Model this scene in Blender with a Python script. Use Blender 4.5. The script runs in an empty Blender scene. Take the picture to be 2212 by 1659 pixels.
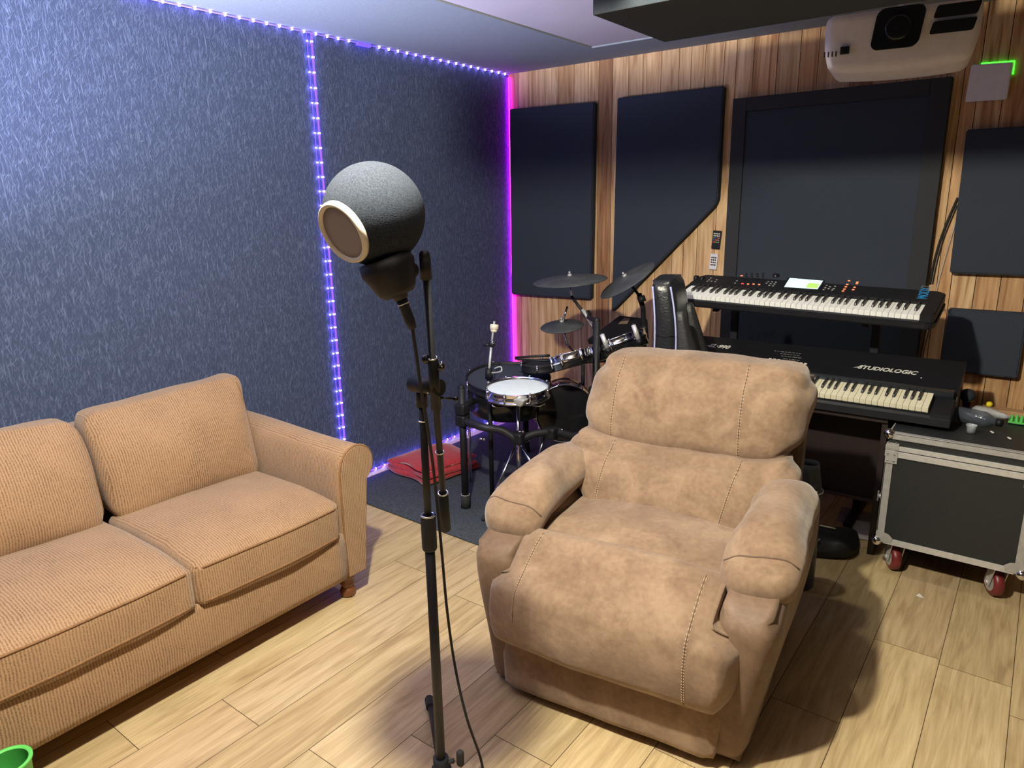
import bpy, bmesh, math, random
from mathutils import Vector, Matrix, noise
from mathutils.bvhtree import BVHTree
random.seed(7)
EXPOSURE = 0.35
PI = math.pi
SC = bpy.context.scene
COL = SC.collection

# ------------------------------------------------------------------ camera (world: left wall x=0, back wall y=0, floor z=0)
FPX = 1519.15
CAM = Vector((3.06209, -4.07176, 1.56512))
EUL = (math.radians(75.4683), math.radians(1.0568), math.radians(36.8805))
from mathutils import Euler
RM = Euler(EUL, 'XYZ').to_matrix()
cd = bpy.data.cameras.new('camera')
cam = bpy.data.objects.new('camera', cd)
COL.objects.link(cam)
cam.location = CAM
cam.rotation_euler = EUL
cd.sensor_fit = 'HORIZONTAL'
cd.sensor_width = 36.0
cd.lens = FPX / 2212 * 36.0
cd.clip_start = 0.05
SC.camera = cam

def ray(u, v):
    return RM @ Vector(((u - 1106) / FPX, -(v - 829.5) / FPX, -1.0))
def at(u, v, d):                       # point of the room at depth d that was measured in the photograph
    return CAM + ray(u, v) * d
def plane(u, v, axis, val):
    r = ray(u, v)
    return CAM + r * ((val - CAM[axis]) / r[axis])

# ------------------------------------------------------------------ materials
MATS = {}
def nodes(name):
    m = bpy.data.materials.new(name)
    m.use_nodes = True
    nt = m.node_tree
    b = nt.nodes['Principled BSDF']
    MATS[name] = m
    return m, nt, b
def N(nt, t, **kw):
    n = nt.nodes.new(t)
    for k, v in kw.items():
        if k in n.inputs.keys():
            n.inputs[k].default_value = v
        else:
            setattr(n, k, v)
    return n
def L(nt, a, b):
    nt.links.new(a, b)
def coord(nt, scale=(1, 1, 1), rot=(0, 0, 0), out='Object'):
    tc = N(nt, 'ShaderNodeTexCoord')
    mp = N(nt, 'ShaderNodeMapping')
    mp.inputs['Scale'].default_value = scale
    mp.inputs['Rotation'].default_value = rot
    L(nt, tc.outputs[out], mp.inputs['Vector'])
    return mp.outputs['Vector']
def ramp(nt, fac, stops):
    r = N(nt, 'ShaderNodeValToRGB')
    e = r.color_ramp.elements
    while len(e) < len(stops):
        e.new(0.5)
    for el, (p, c) in zip(e, stops):
        el.position = p
        el.color = (c[0], c[1], c[2], 1)
    L(nt, fac, r.inputs['Fac'])
    return r.outputs['Color']
def bump(nt, b, h, strength=0.3, dist=0.01):
    bp = N(nt, 'ShaderNodeBump')
    bp.inputs['Strength'].default_value = strength
    bp.inputs['Distance'].default_value = dist
    L(nt, h, bp.inputs['Height'])
    L(nt, bp.outputs['Normal'], b.inputs['Normal'])
    return bp
def plain(name, col, rough=0.5, metal=0.0, var=0.12, scale=30, bmp=0.0, spec=0.5, sheen=0.0):
    """A colour with a fine noise variation and optional bump."""
    m, nt, b = nodes(name)
    v = coord(nt)
    n = N(nt, 'ShaderNodeTexNoise', Scale=scale, Detail=4.0)
    L(nt, v, n.inputs['Vector'])
    lo = tuple(c * (1 - var) for c in col)
    hi = tuple(min(1, c * (1 + var)) for c in col)
    L(nt, ramp(nt, n.outputs['Fac'], [(0.3, lo), (0.7, hi)]), b.inputs['Base Color'])
    b.inputs['Roughness'].default_value = rough
    b.inputs['Metallic'].default_value = metal
    b.inputs['Specular IOR Level'].default_value = spec
    if sheen:
        b.inputs['Sheen Weight'].default_value = sheen
        b.inputs['Sheen Roughness'].default_value = 0.5
    if bmp:
        bump(nt, b, n.outputs['Fac'], bmp, 0.004)
    return m
def glow(name, col, strength):
    m, nt, b = nodes(name)
    b.inputs['Base Color'].default_value = (*[min(1, c) for c in col], 1)
    b.inputs['Emission Color'].default_value = (*col, 1)
    b.inputs['Emission Strength'].default_value = strength
    return m

def mat_floor():
    m, nt, b = nodes('oak_laminate')
    at_ = N(nt, 'ShaderNodeAttribute', attribute_name='tint')
    of = N(nt, 'ShaderNodeAttribute', attribute_name='shift')
    tc = N(nt, 'ShaderNodeTexCoord')
    ad = N(nt, 'ShaderNodeVectorMath', operation='ADD')
    L(nt, tc.outputs['Object'], ad.inputs[0]); L(nt, of.outputs['Vector'], ad.inputs[1])
    def nz(scale, sc, det=6.0, dist=0.0):
        mp = N(nt, 'ShaderNodeMapping'); mp.inputs['Scale'].default_value = scale
        L(nt, ad.outputs[0], mp.inputs['Vector'])
        n = N(nt, 'ShaderNodeTexNoise', Scale=sc, Detail=det, Distortion=dist)
        L(nt, mp.outputs['Vector'], n.inputs['Vector'])
        return n.outputs['Fac']
    g1 = nz((9, 0.8, 1), 3.0, 8.0, 1.2)
    g2 = nz((60, 2.5, 1), 3.0, 4.0)
    g3 = nz((3.2, 1.1, 1), 2.2, 3.0, 0.6)
    c1 = ramp(nt, g1, [(0.25, (0.43, 0.305, 0.165)), (0.52, (0.61, 0.46, 0.262)), (0.78, (0.72, 0.565, 0.345))])
    c2 = ramp(nt, g2, [(0.3, (0.82, 0.80, 0.76)), (0.65, (1, 1, 1))])
    c3 = ramp(nt, g3, [(0.22, (0.72, 0.66, 0.58)), (0.42, (1, 1, 1))])
    def mul(a, c, f=1.0):
        x = N(nt, 'ShaderNodeMix', data_type='RGBA', blend_type='MULTIPLY')
        x.inputs['Factor'].default_value = f
        L(nt, a, x.inputs['A']); L(nt, c, x.inputs['B'])
        return x.outputs['Result']
    c = mul(mul(mul(c1, c2), c3), at_.outputs['Color'])
    L(nt, c, b.inputs['Base Color'])
    b.inputs['Roughness'].default_value = 0.42
    b.inputs['Specular IOR Level'].default_value = 0.35
    bump(nt, b, g2, 0.08, 0.002)
    return m
def mat_boards():
    m, nt, b = nodes('wall_wood_boards')
    at_ = N(nt, 'ShaderNodeAttribute', attribute_name='tint')
    of = N(nt, 'ShaderNodeAttribute', attribute_name='shift')
    tc = N(nt, 'ShaderNodeTexCoord')
    ad = N(nt, 'ShaderNodeVectorMath', operation='ADD')
    L(nt, tc.outputs['Object'], ad.inputs[0]); L(nt, of.outputs['Vector'], ad.inputs[1])
    def nz(scale, sc, det=6.0, dist=0.0):
        mp = N(nt, 'ShaderNodeMapping'); mp.inputs['Scale'].default_value = scale
        L(nt, ad.outputs[0], mp.inputs['Vector'])
        n = N(nt, 'ShaderNodeTexNoise', Scale=sc, Detail=det, Distortion=dist)
        L(nt, mp.outputs['Vector'], n.inputs['Vector'])
        return n.outputs['Fac']
    g1 = nz((11, 1, 0.7), 2.4, 7.0, 1.6)
    g2 = nz((70, 1, 2.0), 3.0, 4.0)
    c1 = ramp(nt, g1, [(0.28, (0.50, 0.33, 0.22)), (0.46, (0.82, 0.74, 0.64)), (0.7, (1.1, 1.08, 1.0))])
    c2 = ramp(nt, g2, [(0.3, (0.84, 0.82, 0.8)), (0.65, (1, 1, 1))])
    def mul(a, c):
        x = N(nt, 'ShaderNodeMix', data_type='RGBA', blend_type='MULTIPLY')
        x.inputs['Factor'].default_value = 1.0
        L(nt, a, x.inputs['A']); L(nt, c, x.inputs['B'])
        return x.outputs['Result']
    L(nt, mul(mul(c1, c2), at_.outputs['Color']), b.inputs['Base Color'])
    b.inputs['Roughness'].default_value = 0.62
    b.inputs['Specular IOR Level'].default_value = 0.25
    bump(nt, b, g2, 0.1, 0.002)
    return m
def mat_fibre():
    """Dark blue-grey wall covering with fine, mostly upright pale fibres."""
    m, nt, b = nodes('fibre_wall_covering')
    outs = []
    for rx, sc, st in ((0.20, 46, 6.5), (-0.26, 52, 6.0), (0.70, 56, 5.0), (-0.05, 40, 9.0)):
        v = coord(nt, (1, 1, 1), (rx, 0, 0))
        mp = N(nt, 'ShaderNodeMapping'); mp.inputs['Scale'].default_value = (1, 1, 1.0 / st)
        L(nt, v, mp.inputs['Vector'])
        n = N(nt, 'ShaderNodeTexNoise', Scale=sc * 3.0, Detail=2.0, Roughness=0.6, Distortion=0.4)
        L(nt, mp.outputs['Vector'], n.inputs['Vector'])
        r = ramp(nt, n.outputs['Fac'], [(0.55, (0, 0, 0)), (0.74, (1, 1, 1))])
        outs.append(r)
    acc = outs[0]
    for o in outs[1:]:
        x = N(nt, 'ShaderNodeMix', data_type='RGBA', blend_type='LIGHTEN')
        x.inputs['Factor'].default_value = 1.0
        L(nt, acc, x.inputs['A']); L(nt, o, x.inputs['B'])
        acc = x.outputs['Result']
    c = ramp(nt, acc, [(0.0, WALL_LO), (1.0, WALL_HI)])
    L(nt, c, b.inputs['Base Color'])
    b.inputs['Roughness'].default_value = 0.9
    b.inputs['Specular IOR Level'].default_value = 0.2
    bump(nt, b, acc, 0.25, 0.004)
    return m
def mat_chenille(name, lo, hi):
    """Ribbed chenille: fine ribs that run up the front, back over the seat and along the arms."""
    m, nt, b = nodes(name)
    tc = N(nt, 'ShaderNodeTexCoord')
    ge = N(nt, 'ShaderNodeNewGeometry')
    sx = N(nt, 'ShaderNodeSeparateXYZ'); L(nt, tc.outputs['Object'], sx.inputs[0])
    sn = N(nt, 'ShaderNodeSeparateXYZ'); L(nt, ge.outputs['Normal'], sn.inputs[0])
    ab = N(nt, 'ShaderNodeMath', operation='ABSOLUTE'); L(nt, sn.outputs['Y'], ab.inputs[0])
    gt = N(nt, 'ShaderNodeMath', operation='GREATER_THAN'); L(nt, ab.outputs[0], gt.inputs[0]); gt.inputs[1].default_value = 0.72
    mx = N(nt, 'ShaderNodeMix', data_type='FLOAT')
    L(nt, gt.outputs[0], mx.inputs['Factor']); L(nt, sx.outputs['Y'], mx.inputs['A']); L(nt, sx.outputs['X'], mx.inputs['B'])
    n0 = N(nt, 'ShaderNodeTexNoise', Scale=14.0, Detail=3.0); L(nt, tc.outputs['Object'], n0.inputs['Vector'])
    wob = N(nt, 'ShaderNodeMath', operation='MULTIPLY_ADD'); L(nt, n0.outputs['Fac'], wob.inputs[0]); wob.inputs[1].default_value = 0.012; L(nt, mx.outputs['Result'], wob.inputs[2])
    fr = N(nt, 'ShaderNodeMath', operation='MULTIPLY'); L(nt, wob.outputs[0], fr.inputs[0]); fr.inputs[1].default_value = 2 * PI / 0.0085
    si = N(nt, 'ShaderNodeMath', operation='SINE'); L(nt, fr.outputs[0], si.inputs[0])
    mr = N(nt, 'ShaderNodeMapRange'); L(nt, si.outputs[0], mr.inputs['Value']); mr.inputs['From Min'].default_value = -1
    n1 = N(nt, 'ShaderNodeTexNoise', Scale=260.0, Detail=2.0); L(nt, tc.outputs['Object'], n1.inputs['Vector'])
    n2 = N(nt, 'ShaderNodeTexNoise', Scale=7.0, Detail=3.0); L(nt, tc.outputs['Object'], n2.inputs['Vector'])
    m1 = N(nt, 'ShaderNodeMath', operation='MULTIPLY_ADD'); L(nt, n1.outputs['Fac'], m1.inputs[0]); m1.inputs[1].default_value = 1.0; 
    m0 = N(nt, 'ShaderNodeMath', operation='MULTIPLY'); L(nt, mr.outputs['Result'], m0.inputs[0]); m0.inputs[1].default_value = 0.42
    L(nt, m0.outputs[0], m1.inputs[2])
    m2 = N(nt, 'ShaderNodeMath', operation='MULTIPLY_ADD'); L(nt, n2.outputs['Fac'], m2.inputs[0]); m2.inputs[1].default_value = 0.35; L(nt, m1.outputs[0], m2.inputs[2])
    c = ramp(nt, m2.outputs[0], [(0.40, lo), (1.0, hi)])
    L(nt, c, b.inputs['Base Color'])
    b.inputs['Roughness'].default_value = 0.92
    b.inputs['Specular IOR Level'].default_value = 0.15
    b.inputs['Sheen Weight'].default_value = 0.25
    bump(nt, b, m1.outputs[0], 0.5, 0.003)
    return m
def mat_suede(name, lo, mid, hi, rough=0.85, sheen=0.3):
    m, nt, b = nodes(name)
    v = coord(nt)
    n1 = N(nt, 'ShaderNodeTexNoise', Scale=6.0, Detail=6.0, Roughness=0.6, Distortion=0.8); L(nt, v, n1.inputs['Vector'])
    n2 = N(nt, 'ShaderNodeTexNoise', Scale=60.0, Detail=4.0); L(nt, v, n2.inputs['Vector'])
    m1 = N(nt, 'ShaderNodeMath', operation='MULTIPLY_ADD'); L(nt, n2.outputs['Fac'], m1.inputs[0]); m1.inputs[1].default_value = 0.35; L(nt, n1.outputs['Fac'], m1.inputs[2])
    c = ramp(nt, m1.outputs[0], [(0.45, lo), (0.66, mid), (0.86, hi)])
    L(nt, c, b.inputs['Base Color'])
    b.inputs['Roughness'].default_value = rough
    b.inputs['Specular IOR Level'].default_value = 0.25
    b.inputs['Sheen Weight'].default_value = sheen
    n3 = N(nt, 'ShaderNodeTexNoise', Scale=22.0, Detail=3.0, Distortion=0.5); L(nt, v, n3.inputs['Vector'])
    bump(nt, b, n3.outputs['Fac'], 0.22, 0.012)
    return m
def mat_foam():
    m, nt, b = nodes('grey_foam')
    v = coord(nt)
    n = N(nt, 'ShaderNodeTexVoronoi', Scale=420.0); L(nt, v, n.inputs['Vector'])
    n2 = N(nt, 'ShaderNodeTexNoise', Scale=330.0, Detail=3.0); L(nt, v, n2.inputs['Vector'])
    c = ramp(nt, n2.outputs['Fac'], [(0.3, (0.017, 0.021, 0.030)), (0.7, (0.040, 0.048, 0.064))])
    L(nt, c, b.inputs['Base Color'])
    b.inputs['Roughness'].default_value = 0.95
    b.inputs['Specular IOR Level'].default_value = 0.15
    bump(nt, b, n.outputs['Distance'], 0.25, 0.0015)
    return m
def mat_clear(name, tint, rough=0.08, alpha=0.35):
    """Thin clear plastic film: mostly see-through with a sharp sheen."""
    m, nt, b = nodes(name)
    b.inputs['Base Color'].default_value = (*tint, 1)
    b.inputs['Roughness'].default_value = rough
    n = N(nt, 'ShaderNodeTexNoise', Scale=25.0, Detail=3.0)
    L(nt, coord(nt), n.inputs['Vector'])
    bump(nt, b, n.outputs['Fac'], 0.5, 0.02)
    b.inputs['Alpha'].default_value = alpha
    return m

WALL_LO, WALL_HI = (0.050, 0.066, 0.125), (0.130, 0.163, 0.27)
M_floor = mat_floor(); M_boards = mat_boards(); M_fibre = mat_fibre()
M_chen = mat_chenille('tan_chenille', (0.100, 0.053, 0.026), (0.40, 0.245, 0.137))
M_welt = plain('tan_welt', (0.24, 0.125, 0.055), 0.9, var=0.25, scale=200)
M_suede = mat_suede('brown_suede', (0.165, 0.100, 0.060), (0.235, 0.151, 0.095), (0.325, 0.220, 0.142))
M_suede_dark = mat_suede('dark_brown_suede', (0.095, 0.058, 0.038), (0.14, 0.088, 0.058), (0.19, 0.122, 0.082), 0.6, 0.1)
M_suede_arm = mat_suede('brown_suede_smooth', (0.125, 0.076, 0.047), (0.175, 0.110, 0.070), (0.225, 0.147, 0.097), 0.55, 0.1)
M_stitch = plain('cream_thread', (0.55, 0.40, 0.26), 0.8)
M_black = plain('black_plastic', (0.010, 0.010, 0.013), 0.5, spec=0.3)
M_blackg = plain('glossy_black', (0.010, 0.010, 0.012), 0.16)
M_blackm = plain('black_powder_coat', (0.014, 0.014, 0.018), 0.5, bmp=0.1, scale=200, spec=0.35)
M_rubber = plain('black_rubber', (0.02, 0.02, 0.022), 0.85)
M_leather = plain('black_leather', (0.014, 0.015, 0.019), 0.30, bmp=0.35, scale=90)
M_leather2 = plain('black_leather_side', (0.02, 0.02, 0.023), 0.5, bmp=0.35, scale=90)
M_pipe = plain('pale_blue_piping', (0.42, 0.44, 0.75), 0.5)
M_chrome = plain('chrome', (0.80, 0.80, 0.83), 0.10, 1.0, var=0.03)
M_alu = plain('brushed_aluminium', (0.66, 0.66, 0.67), 0.36, 0.45, var=0.08, scale=60)
M_alud = plain('dull_aluminium', (0.46, 0.455, 0.45), 0.45, 0.4, var=0.1, scale=40)
M_panel = plain('black_acoustic_fabric', (0.040, 0.048, 0.066), 0.95, var=0.18, scale=240, bmp=0.2, spec=0.2)
M_panel2 = plain('charcoal_frame_fabric', (0.040, 0.041, 0.046), 0.9, var=0.15, scale=240, bmp=0.2, spec=0.2)
M_felt = plain('grey_ceiling_felt', (0.25, 0.275, 0.30), 0.95, var=0.12, scale=180, bmp=0.15, spec=0.15)
M_baffle = plain('dark_baffle_felt', (0.055, 0.066, 0.080), 0.95, var=0.12, scale=180, bmp=0.15, spec=0.15)
M_ceil = plain('lilac_white_plaster', (0.50, 0.44, 0.47), 0.9, var=0.04, scale=4)
M_rug = plain('charcoal_carpet', (0.058, 0.066, 0.080), 0.98, var=0.45, scale=160, bmp=0.5, spec=0.1)
M_red = plain('red_fleece', (0.42, 0.022, 0.028), 0.95, var=0.2, scale=60, bmp=0.2, sheen=0.4)
M_white = plain('white_plastic', (0.80, 0.77, 0.82), 0.45, var=0.04)
M_offw = plain('greyed_white_plastic', (0.74, 0.71, 0.76), 0.5, var=0.05)
M_ivory = plain('ivory_key_plastic', (0.78, 0.73, 0.55), 0.3, var=0.04)
M_wkey = plain('white_key_plastic', (0.86, 0.86, 0.84), 0.3, var=0.03)
M_bkey = plain('black_key_plastic', (0.028, 0.026, 0.030), 0.35)
M_laminate = plain('black_case_laminate', (0.016, 0.018, 0.020), 0.5, var=0.2, scale=150, bmp=0.15)
M_redwheel = plain('dark_red_wheel', (0.16, 0.018, 0.020), 0.4)
M_desk = plain('dark_brown_wood', (0.020, 0.011, 0.010), 0.5, var=0.3, scale=8)
M_legwood = plain('turned_brown_wood', (0.16, 0.055, 0.022), 0.35, var=0.25, scale=14)
M_cream = plain('cream_plastic_rim', (0.80, 0.72, 0.60), 0.5, var=0.03)
M_gauze = plain('grey_lilac_gauze', (0.33, 0.29, 0.31), 0.95, var=0.06, scale=400, bmp=0.1, spec=0.1)
M_foam = mat_foam()
M_mesh = plain('white_drum_mesh', (0.72, 0.80, 0.84), 0.8, var=0.04)
M_cym = plain('dark_rubber_cymbal', (0.050, 0.055, 0.060), 0.6, var=0.3, scale=18)
M_green = plain('green_plastic', (0.13, 0.62, 0.12), 0.4, var=0.05)
M_greeni = plain('green_plastic_inside', (0.05, 0.30, 0.055), 0.4, var=0.05)
M_gsponge = plain('green_rubber', (0.10, 0.52, 0.10), 0.5, var=0.1)
M_yellow = plain('yellow_foam', (0.85, 0.68, 0.02), 0.6)
M_film = mat_clear('clear_plastic_film', (0.62, 0.66, 0.70), 0.12, 0.42)
M_smoke = mat_clear('smoky_plastic', (0.075, 0.085, 0.11), 0.2, 0.6)
M_paper = plain('white_paper', (0.60, 0.57, 0.52), 0.9, var=0.05)
M_paperg = plain('grey_card', (0.22, 0.20, 0.18), 0.9, var=0.1)
M_wood = plain('pale_board_wood', (0.42, 0.24, 0.12), 0.6, var=0.2, scale=12)
M_under = plain('floor_joint', (0.09, 0.055, 0.025), 0.9)
M_seamd = plain('dark_gap', (0.03, 0.018, 0.012), 0.9)
M_glassd = plain('dark_lens_glass', (0.015, 0.017, 0.02), 0.08)
M_screen = glow('lcd_pale_blue', (0.55, 0.78, 0.80), 0.75)
M_screeng = glow('lcd_green', (0.35, 0.75, 0.12), 0.75)
M_ledw = glow('led_bead_white', (0.42, 0.30, 1.0), 42.0)
M_ledv = glow('led_tube_violet', (0.045, 0.025, 1.0), 4.0)
M_ledp = glow('led_tube_purple', (0.060, 0.020, 1.0), 5.0)
M_ledm = glow('led_tube_magenta', (0.60, 0.004, 1.0), 26.0)
M_ledg = glow('green_status_light', (0.05, 1.0, 0.03), 2.6)
M_ledo = glow('orange_button_light', (1.0, 0.25, 0.10), 0.75)
M_ledr = glow('red_button_light', (1.0, 0.06, 0.05), 0.9)
M_btn = plain('grey_button', (0.30, 0.30, 0.30), 0.5)
M_blue = plain('blue_print', (0.02, 0.28, 0.62), 0.5)
M_print = plain('silver_white_print', (0.80, 0.78, 0.70), 0.5)
M_printg = plain('grey_print', (0.16, 0.18, 0.2), 0.5)
M_rw = plain('cable_cream', (0.55, 0.45, 0.36), 0.5)

# ------------------------------------------------------------------ object helpers
def thing(name, label, cat, loc=(0, 0, 0), rot=(0, 0, 0), group=None):
    o = bpy.data.objects.new(name, None)
    o.empty_display_size = 0.1
    COL.objects.link(o)
    o.location = loc
    o.rotation_euler = rot
    o['label'] = label
    o['category'] = cat
    if group:
        o['group'] = group
    o['_'] = 0
    del o['_']
    return o
def mw(o):
    """world matrix from the stored transforms (parents included)"""
    m = Matrix.LocRotScale(o.location, o.rotation_euler, o.scale)
    return mw(o.parent) @ m if o.parent else m
def tag(o, label, cat, group=None, kind=None):
    o['label'] = label
    o['category'] = cat
    if group:
        o['group'] = group
    if kind:
        o['kind'] = kind
    return o

def frame(d, up=Vector((0, 0, 1))):
    z = Vector(d).normalized()
    if abs(z.dot(up)) > 0.98:
        up = Vector((1, 0, 0))
    x = up.cross(z).normalized()
    return x, z.cross(x), z

class MB:
    def __init__(self):
        self.v = []; self.f = []; self.s = []
    def add(self, vs, fs, smooth=True):
        b = len(self.v)
        self.v += [Vector(p) for p in vs]
        self.f += [tuple(b + i for i in q) for q in fs]
        self.s += [smooth] * len(fs)
        return self
    def box(self, lo, hi, bev=0.0, M=None):
        bm = bmesh.new()
        bmesh.ops.create_cube(bm, size=1)
        lo = Vector(lo); hi = Vector(hi)
        for q in bm.verts:
            q.co = Vector((lo[i] + (q.co[i] + 0.5) * (hi[i] - lo[i]) for i in range(3)))
        if bev > 0:
            bmesh.ops.bevel(bm, geom=list(bm.edges), offset=bev, segments=2, affect='EDGES', profile=0.6)
        return self.bm(bm, M, False)
    def bm(self, bm, M=None, smooth=True):
        bm.verts.index_update()
        vs = [(M @ q.co if M else q.co.copy()) for q in bm.verts]
        fs = [tuple(q.index for q in f.verts) for f in bm.faces]
        bm.free()
        return self.add(vs, fs, smooth)
    def ngon_prism(self, pts, n, t, bev=0):
        """polygon pts (3-D, planar) pushed along n by t"""
        n = Vector(n).normalized() * t
        k = len(pts)
        vs = [Vector(p) for p in pts] + [Vector(p) + n for p in pts]
        fs = [tuple(range(k - 1, -1, -1)), tuple(range(k, 2 * k))] + [(i, (i + 1) % k, k + (i + 1) % k, k + i) for i in range(k)]
        if bev:
            bm = bmesh.new()
            bv = [bm.verts.new(p) for p in vs]
            for q in fs:
                bm.faces.new([bv[i] for i in q])
            bmesh.ops.recalc_face_normals(bm, faces=list(bm.faces))
            bmesh.ops.bevel(bm, geom=list(bm.edges), offset=bev, segments=2, affect='EDGES')
            return self.bm(bm, None, False)
        return self.add(vs, fs, False)
    def cyl(self, a, b, r0, r1=None, seg=20, cap=True):
        a = Vector(a); b = Vector(b); r1 = r0 if r1 is None else r1
        x, y, z = frame(b - a)
        vs = []
        for p, r in ((a, r0), (b, r1)):
            for i in range(seg):
                t = 2 * PI * i / seg
                vs.append(p + x * (r * math.cos(t)) + y * (r * math.sin(t)))
        self.add(vs, [(i, (i + 1) % seg, seg + (i + 1) % seg, seg + i) for i in range(seg)])
        if cap:
            self.add(vs, [tuple(range(seg - 1, -1, -1)), tuple(range(seg, 2 * seg))], False)
        return self
    def lathe(self, prof, c=(0, 0, 0), axis=(0, 0, 1), seg=32):
        """prof: list of (radius, height) along axis"""
        c = Vector(c); x, y, z = frame(axis)
        vs = []; fs = []
        for r, h in prof:
            for i in range(seg):
                t = 2 * PI * i / seg
                vs.append(c + z * h + x * (r * math.cos(t)) + y * (r * math.sin(t)))
        for k in range(len(prof) - 1):
            for i in range(seg):
                j = (i + 1) % seg
                fs.append((k * seg + i, k * seg + j, (k + 1) * seg + j, (k + 1) * seg + i))
        return self.add(vs, fs)
    def tube(self, pts, r, seg=10, smooth_path=0, closed=False, radii=None):
        pts = [Vector(p) for p in pts]
        if smooth_path:
            pts = spline(pts, smooth_path, closed)
        n = len(pts)
        vs = []; fs = []
        px = None
        for k, p in enumerate(pts):
            if closed:
                d = pts[(k + 1) % n] - pts[k - 1]
            else:
                d = pts[min(k + 1, n - 1)] - pts[max(k - 1, 0)]
            if d.length < 1e-9:
                d = Vector((0, 0, 1))
            d.normalize()
            if px is None:
                px = frame(d)[0]
            px = (px - d * px.dot(d))
            px = px.normalized() if px.length > 1e-6 else frame(d)[0]
            py = d.cross(px)
            rr = radii[min(k, len(radii) - 1)] if radii else r
            for i in range(seg):
                t = 2 * PI * i / seg
                vs.append(p + px * (rr * math.cos(t)) + py * (rr * math.sin(t)))
        m = n if closed else n - 1
        for k in range(m):
            k2 = (k + 1) % n
            for i in range(seg):
                j = (i + 1) % seg
                fs.append((k * seg + i, k * seg + j, k2 * seg + j, k2 * seg + i))
        self.add(vs, fs)
        if not closed:
            self.add(vs[:seg], [tuple(range(seg - 1, -1, -1))], False)
            self.add(vs[-seg:], [tuple(range(seg))], False)
        return self
    def ring(self, c, R, r, axis=(0, 0, 1), seg=40, rs=8):
        c = Vector(c); x, y, z = frame(axis)
        return self.tube([c + x * (R * math.cos(2 * PI * i / seg)) + y * (R * math.sin(2 * PI * i / seg)) for i in range(seg)], r, rs, closed=True)
    def ball(self, c, r, seg=24, rings=14, sc=(1, 1, 1)):
        vs = []; fs = []
        c = Vector(c)
        for k in range(rings + 1):
            ph = PI * k / rings
            for i in range(seg):
                t = 2 * PI * i / seg
                vs.append(c + Vector((r * sc[0] * math.sin(ph) * math.cos(t), r * sc[1] * math.sin(ph) * math.sin(t), r * sc[2] * math.cos(ph))))
        for k in range(rings):
            for i in range(seg):
                j = (i + 1) % seg
                fs.append((k * seg + i, (k + 1) * seg + i, (k + 1) * seg + j, k * seg + j))
        return self.add(vs, fs)
    def soft(self, c, h, r, n=(20, 16, 10), puff=(0, 0, 0), deform=None, wob=0.0, wsc=6.0, seed=0):
        """rounded, puffed box: c centre, h half sizes, r corner radius; deform maps a local point (p, q in -1..1) to a new one"""
        nx, ny, nz = n
        idx = {}
        vs = []
        def vert(i, j, k):
            key = (i, j, k)
            if key in idx:
                return idx[key]
            q = Vector((2 * i / nx - 1, 2 * j / ny - 1, 2 * k / nz - 1))
            p = Vector((q[a] * h[a] for a in range(3)))
            inn = Vector((max(-(h[a] - r), min(h[a] - r, p[a])) for a in range(3)))
            d = p - inn
            if d.length > 1e-9:
                # push the corner onto the sphere of radius r
                m = max(abs(d[0]), abs(d[1]), abs(d[2]))
                p = inn + d.normalized() * (r if m >= r - 1e-9 else d.length)
                if m < r - 1e-9:
                    p = inn + d * (r / r)
            x, y, z = q
            p.x += x * puff[0] * (1 - y * y) * (1 - z * z)
            p.y += y * puff[1] * (1 - x * x) * (1 - z * z)
            p.z += z * puff[2] * (1 - x * x) * (1 - y * y)
            if deform:
                p = Vector(deform(p, q))
            if wob:
                s = Vector((seed * 7.3, seed * 3.1, seed))
                p = p + noise.noise_vector(p * wsc + s) * wob
            idx[key] = len(vs)
            vs.append(Vector(c) + p)
            return idx[key]
        fs = []
        for i in range(nx):
            for j in range(ny):
                fs.append((vert(i, j, nz), vert(i + 1, j, nz), vert(i + 1, j + 1, nz), vert(i, j + 1, nz)))
                fs.append((vert(i, j, 0), vert(i, j + 1, 0), vert(i + 1, j + 1, 0), vert(i + 1, j, 0)))
        for i in range(nx):
            for k in range(nz):
                fs.append((vert(i, 0, k), vert(i + 1, 0, k), vert(i + 1, 0, k + 1), vert(i, 0, k + 1)))
                fs.append((vert(i, ny, k), vert(i, ny, k + 1), vert(i + 1, ny, k + 1), vert(i + 1, ny, k)))
        for j in range(ny):
            for k in range(nz):
                fs.append((vert(0, j, k), vert(0, j, k + 1), vert(0, j + 1, k + 1), vert(0, j + 1, k)))
                fs.append((vert(nx, j, k), vert(nx, j + 1, k), vert(nx, j + 1, k + 1), vert(nx, j, k + 1)))
        return self.add(vs, fs)
    def build(self, name, mat, parent=None, world=False, sub=0, loc=None, relax=0):
        me = bpy.data.meshes.new(name)
        off = Vector(loc) if loc is not None else Vector((0, 0, 0))
        vs = self.v
        if world and parent is not None:
            inv = mw(parent).inverted()
            vs = [inv @ p for p in vs]
        me.from_pydata([tuple(p - off) for p in vs], [], self.f)
        me.polygons.foreach_set('use_smooth', self.s)
        me.validate()
        bm = bmesh.new(); bm.from_mesh(me)
        bmesh.ops.remove_doubles(bm, verts=list(bm.verts), dist=1e-6)
        bmesh.ops.recalc_face_normals(bm, faces=list(bm.faces))
        for _ in range(relax):
            bmesh.ops.smooth_vert(bm, verts=list(bm.verts), factor=0.5, use_axis_x=True, use_axis_y=True, use_axis_z=True)
        bm.to_mesh(me); bm.free()
        me.materials.append(mat)
        o = bpy.data.objects.new(name, me)
        COL.objects.link(o)
        if parent is not None:
            o.parent = parent
        o.location = off
        if sub:
            md = o.modifiers.new('smooth', 'SUBSURF'); md.levels = sub; md.render_levels = sub
        return o
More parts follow.
